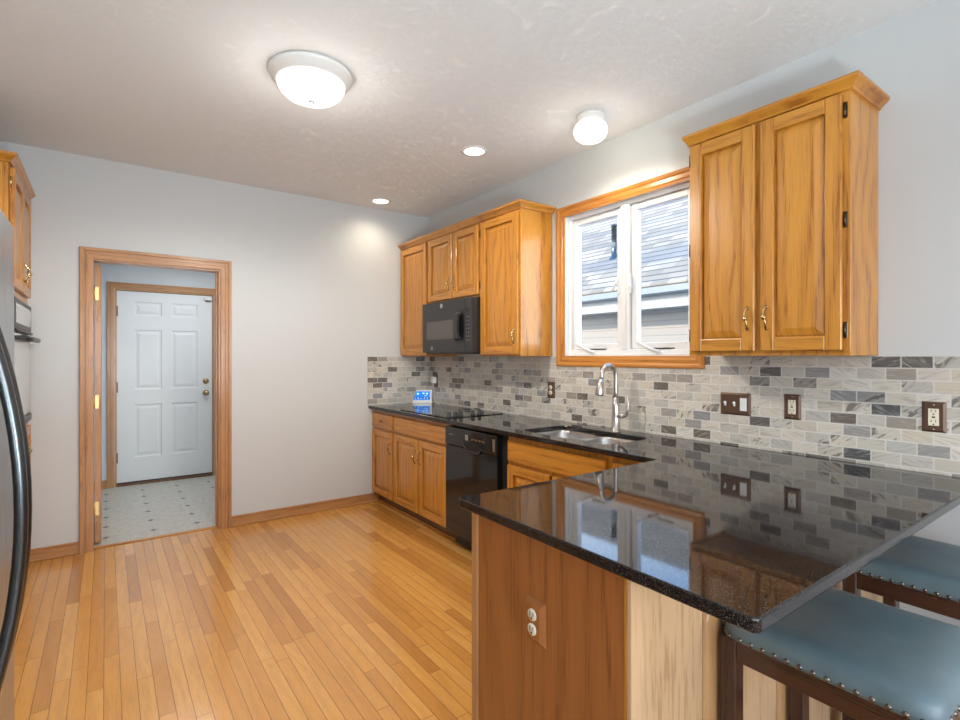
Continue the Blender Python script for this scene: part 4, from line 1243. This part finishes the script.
# ------------------------------------------------------------------ counter stools
def make_stool(label):
    W_, D_ = 0.430, 0.440
    st = thing('counter_stool', label, 'stool', (0, 0, 0), 'leather counter stools at the peninsula')
    hx, hy = W_ / 2, D_ / 2
    # saddle cushion: rounded square, dished across, thick rolled rim
    b = MB()
    q = bmesh.new()
    def outline(k, n=56, e=12.0):
        a = 2 * PI * k / n
        c, s_ = math.cos(a), math.sin(a)
        f = (abs(c) ** e + abs(s_) ** e) ** (-1 / e)
        return c * f, s_ * f
    n = 56
    def dish(u, v):
        return 0.014 * (u * u) + 0.004 * v * v - 0.004
    rows_ = []
    prof = [(0.20, 0.044), (0.45, 0.044), (0.66, 0.043), (0.80, 0.040), (0.90, 0.034), (0.96, 0.024), (0.99, 0.012), (1.0, 0.0), (1.0, -0.010)]
    for (s_, z) in prof:
        row = []
        for k in range(n):
            u, v = outline(k)
            row.append(q.verts.new((u * s_ * (hx + 0.003), v * s_ * (hy + 0.003), 0.668 + z + (dish(u * s_, v * s_) if z > 0.01 else 0.0))))
        rows_.append(row)
    c0 = q.verts.new((0, 0, 0.668 + 0.044 + dish(0, 0)))
    for k in range(n):
        q.faces.new((c0, rows_[0][k], rows_[0][(k + 1) % n])).smooth = True
    for A, Bq in zip(rows_, rows_[1:]):
        for k in range(n):
            q.faces.new((A[k], Bq[k], Bq[(k + 1) % n], A[(k + 1) % n])).smooth = True
    q.faces.new(rows_[-1])
    b.add(q)
    seat = obj('seat', b, M['leather'], st, 'blue grey leather saddle cushion', 60)
    nl = MB(); nl.lathe([(0.0065, 0.0), (0.0058, 0.0024), (0.0036, 0.0042), (0, 0.005)], (0, 0, 0), 10)
    nail0 = None
    m_ = 15
    spots = []
    for i in range(m_):
        t_ = -1 + 2 * (i + 0.5) / m_
        spots += [(-hx - 0.002, t_ * (hy - 0.012), -PI / 2, 'Y'), (hx + 0.002, t_ * (hy - 0.012), PI / 2, 'Y'), (t_ * (hx - 0.012), -hy - 0.002, PI / 2, 'X'), (t_ * (hx - 0.012), hy + 0.002, -PI / 2, 'X')]
    for (x, y, a, ax) in spots:
        if nail0 is None:
            nail0 = obj('nailhead', nl, M['seat_nail'], seat)
            o = nail0
        else:
            o = nail0.copy(); COL.objects.link(o)
        o.location = (x, y, 0.6645)
        o.rotation_euler = (a, 0, 0) if ax == 'X' else (0, a, 0)
    lw = 0.021
    for sx in (-1, 1):
        for sy in (-1, 1):
            cx_, cy_ = sx * (hx - lw), sy * (hy - lw)
            b = MB(); b.box(cx_ - lw, cx_ + lw, cy_ - lw, cy_ + lw, 0, 0.657, 0.003); obj('leg', b, M['dark_wood'], st)
    for sx in (-1, 1):
        b = MB(); b.box(sx * (hx - 0.003) , sx * (hx - 0.026), -hy + 2 * lw, hy - 2 * lw, 0.603, 0.657, 0.002); obj('apron', b, M['dark_wood_y'], st)
        b = MB(); b.box(sx * (hx - 0.012), sx * (hx - 0.032), -hy + 2 * lw, hy - 2 * lw, 0.24, 0.275, 0.002); obj('stretcher', b, M['dark_wood_y'], st)
    for sy in (-1, 1):
        b = MB(); b.box(-hx + 2 * lw, hx - 2 * lw, sy * (hy - 0.003), sy * (hy - 0.026), 0.603, 0.657, 0.002); obj('apron', b, M['dark_wood'], st)
        b = MB(); b.box(-hx + 2 * lw, hx - 2 * lw, sy * (hy - 0.012), sy * (hy - 0.032), 0.16, 0.20, 0.002); obj('stretcher', b, M['dark_wood'], st)
    return st
s1 = make_stool('blue leather stool nearest the camera at the peninsula corner')
s2 = copy_tree(s1)
s1.location = (-1.372 + 0.215, -3.8535 - 0.220, 0)
s2.location = (-0.640 + 0.215, -3.870 - 0.225, 0)
s2['label'] = 'blue leather stool farther along the peninsula, beside the window wall'

# ------------------------------------------------------------------ ceiling lights
fl = thing('ceiling_light', 'large round flush ceiling light with frosted bowl and ridged white rim', 'light', (-1.830, -1.990, H))
LX, LY = -1.830, -1.990
b = MB(); b.lathe([(0, H - 0.0005), (0.200, H - 0.0005), (0.202, H - 0.010), (0.196, H - 0.022), (0.190, H - 0.024), (0.186, H - 0.036), (0.178, H - 0.038), (0.172, H - 0.050), (0.160, H - 0.052), (0.158, H - 0.045), (0, H - 0.045)], (LX, LY, 0), 48)
obj('rim', b, M['white_plastic'], fl, sharp=18)
b = MB(); b.lathe([(0.164, H - 0.0505), (0.162, H - 0.066), (0.150, H - 0.090), (0.128, H - 0.110), (0.096, H - 0.124), (0.055, H - 0.132), (0.018, H - 0.135), (0, H - 0.135)], (LX, LY, 0), 48)
obj('glass_bowl', b, M['lamp_dome'], fl)
b = MB(); b.lathe([(0, H - 0.1352), (0.012, H - 0.136), (0.013, H - 0.143), (0.006, H - 0.150), (0, H - 0.151)], (LX, LY, 0), 16); obj('finial', b, M['grey_metal'], fl)
gl = thing('ceiling_light', 'small white globe ceiling light above the kitchen window', 'light', (-0.360, -2.500, H))
b = MB(); b.lathe([(0, H - 0.0005), (0.082, H - 0.0005), (0.083, H - 0.012), (0.076, H - 0.014), (0.075, H - 0.040), (0, H - 0.040)], (-0.360, -2.500, 0), 36); obj('rim', b, M['white_plastic'], gl)
b = MB(); b.lathe([(0.070, H - 0.0405), (0.088, H - 0.056), (0.098, H - 0.078), (0.099, H - 0.098), (0.090, H - 0.122), (0.068, H - 0.142), (0.036, H - 0.153), (0, H - 0.156)], (-0.360, -2.500, 0), 36); obj('globe', b, M['lamp_globe'], gl)
for (x, y, lab) in ((-0.615, -1.680, 'recessed downlight in the ceiling nearer the globe light'), (-0.645, -0.255, 'recessed downlight in the ceiling near the back wall')):
    t = thing('downlight', lab, 'light', (x, y, H), 'recessed downlights')
    b = MB(); b.lathe([(0.070, H - 0.0005), (0.094, H - 0.0005), (0.094, H - 0.004), (0.074, H - 0.008), (0.070, H - 0.006)], (x, y, 0), 36); obj('trim_ring', b, M['white_plastic'], t)
    b = MB(); b.lathe([(0, H - 0.0008), (0.0695, H - 0.0008), (0.0695, H - 0.004), (0, H - 0.005)], (x, y, 0), 36); obj('lens', b, M['lamp_can'], t)
    light('downlight_beam', 'SPOT', (x, y, H - 0.015), 14, (1.0, 0.84, 0.62), (0, 0, 0), spot_size=math.radians(150), spot_blend=1.0, shadow_soft_size=0.06)
light('flush_light_glow', 'SPOT', (LX, LY, H - 0.16), 80, (1.0, 0.95, 0.88), (0, 0, 0), spot_size=math.radians(176), spot_blend=0.4, shadow_soft_size=0.12)
light('globe_light_glow', 'SPOT', (-0.360, -2.500, H - 0.17), 14, (1.0, 0.88, 0.70), (0, 0, 0), spot_size=math.radians(170), spot_blend=0.5, shadow_soft_size=0.08)
light('flush_light_halo', 'POINT', (LX, LY, H - 0.22), 4.5, (1.0, 0.96, 0.90), shadow_soft_size=0.1)
light('globe_light_halo', 'POINT', (-0.360, -2.500, H - 0.21), 2.0, (1.0, 0.88, 0.70), shadow_soft_size=0.08)
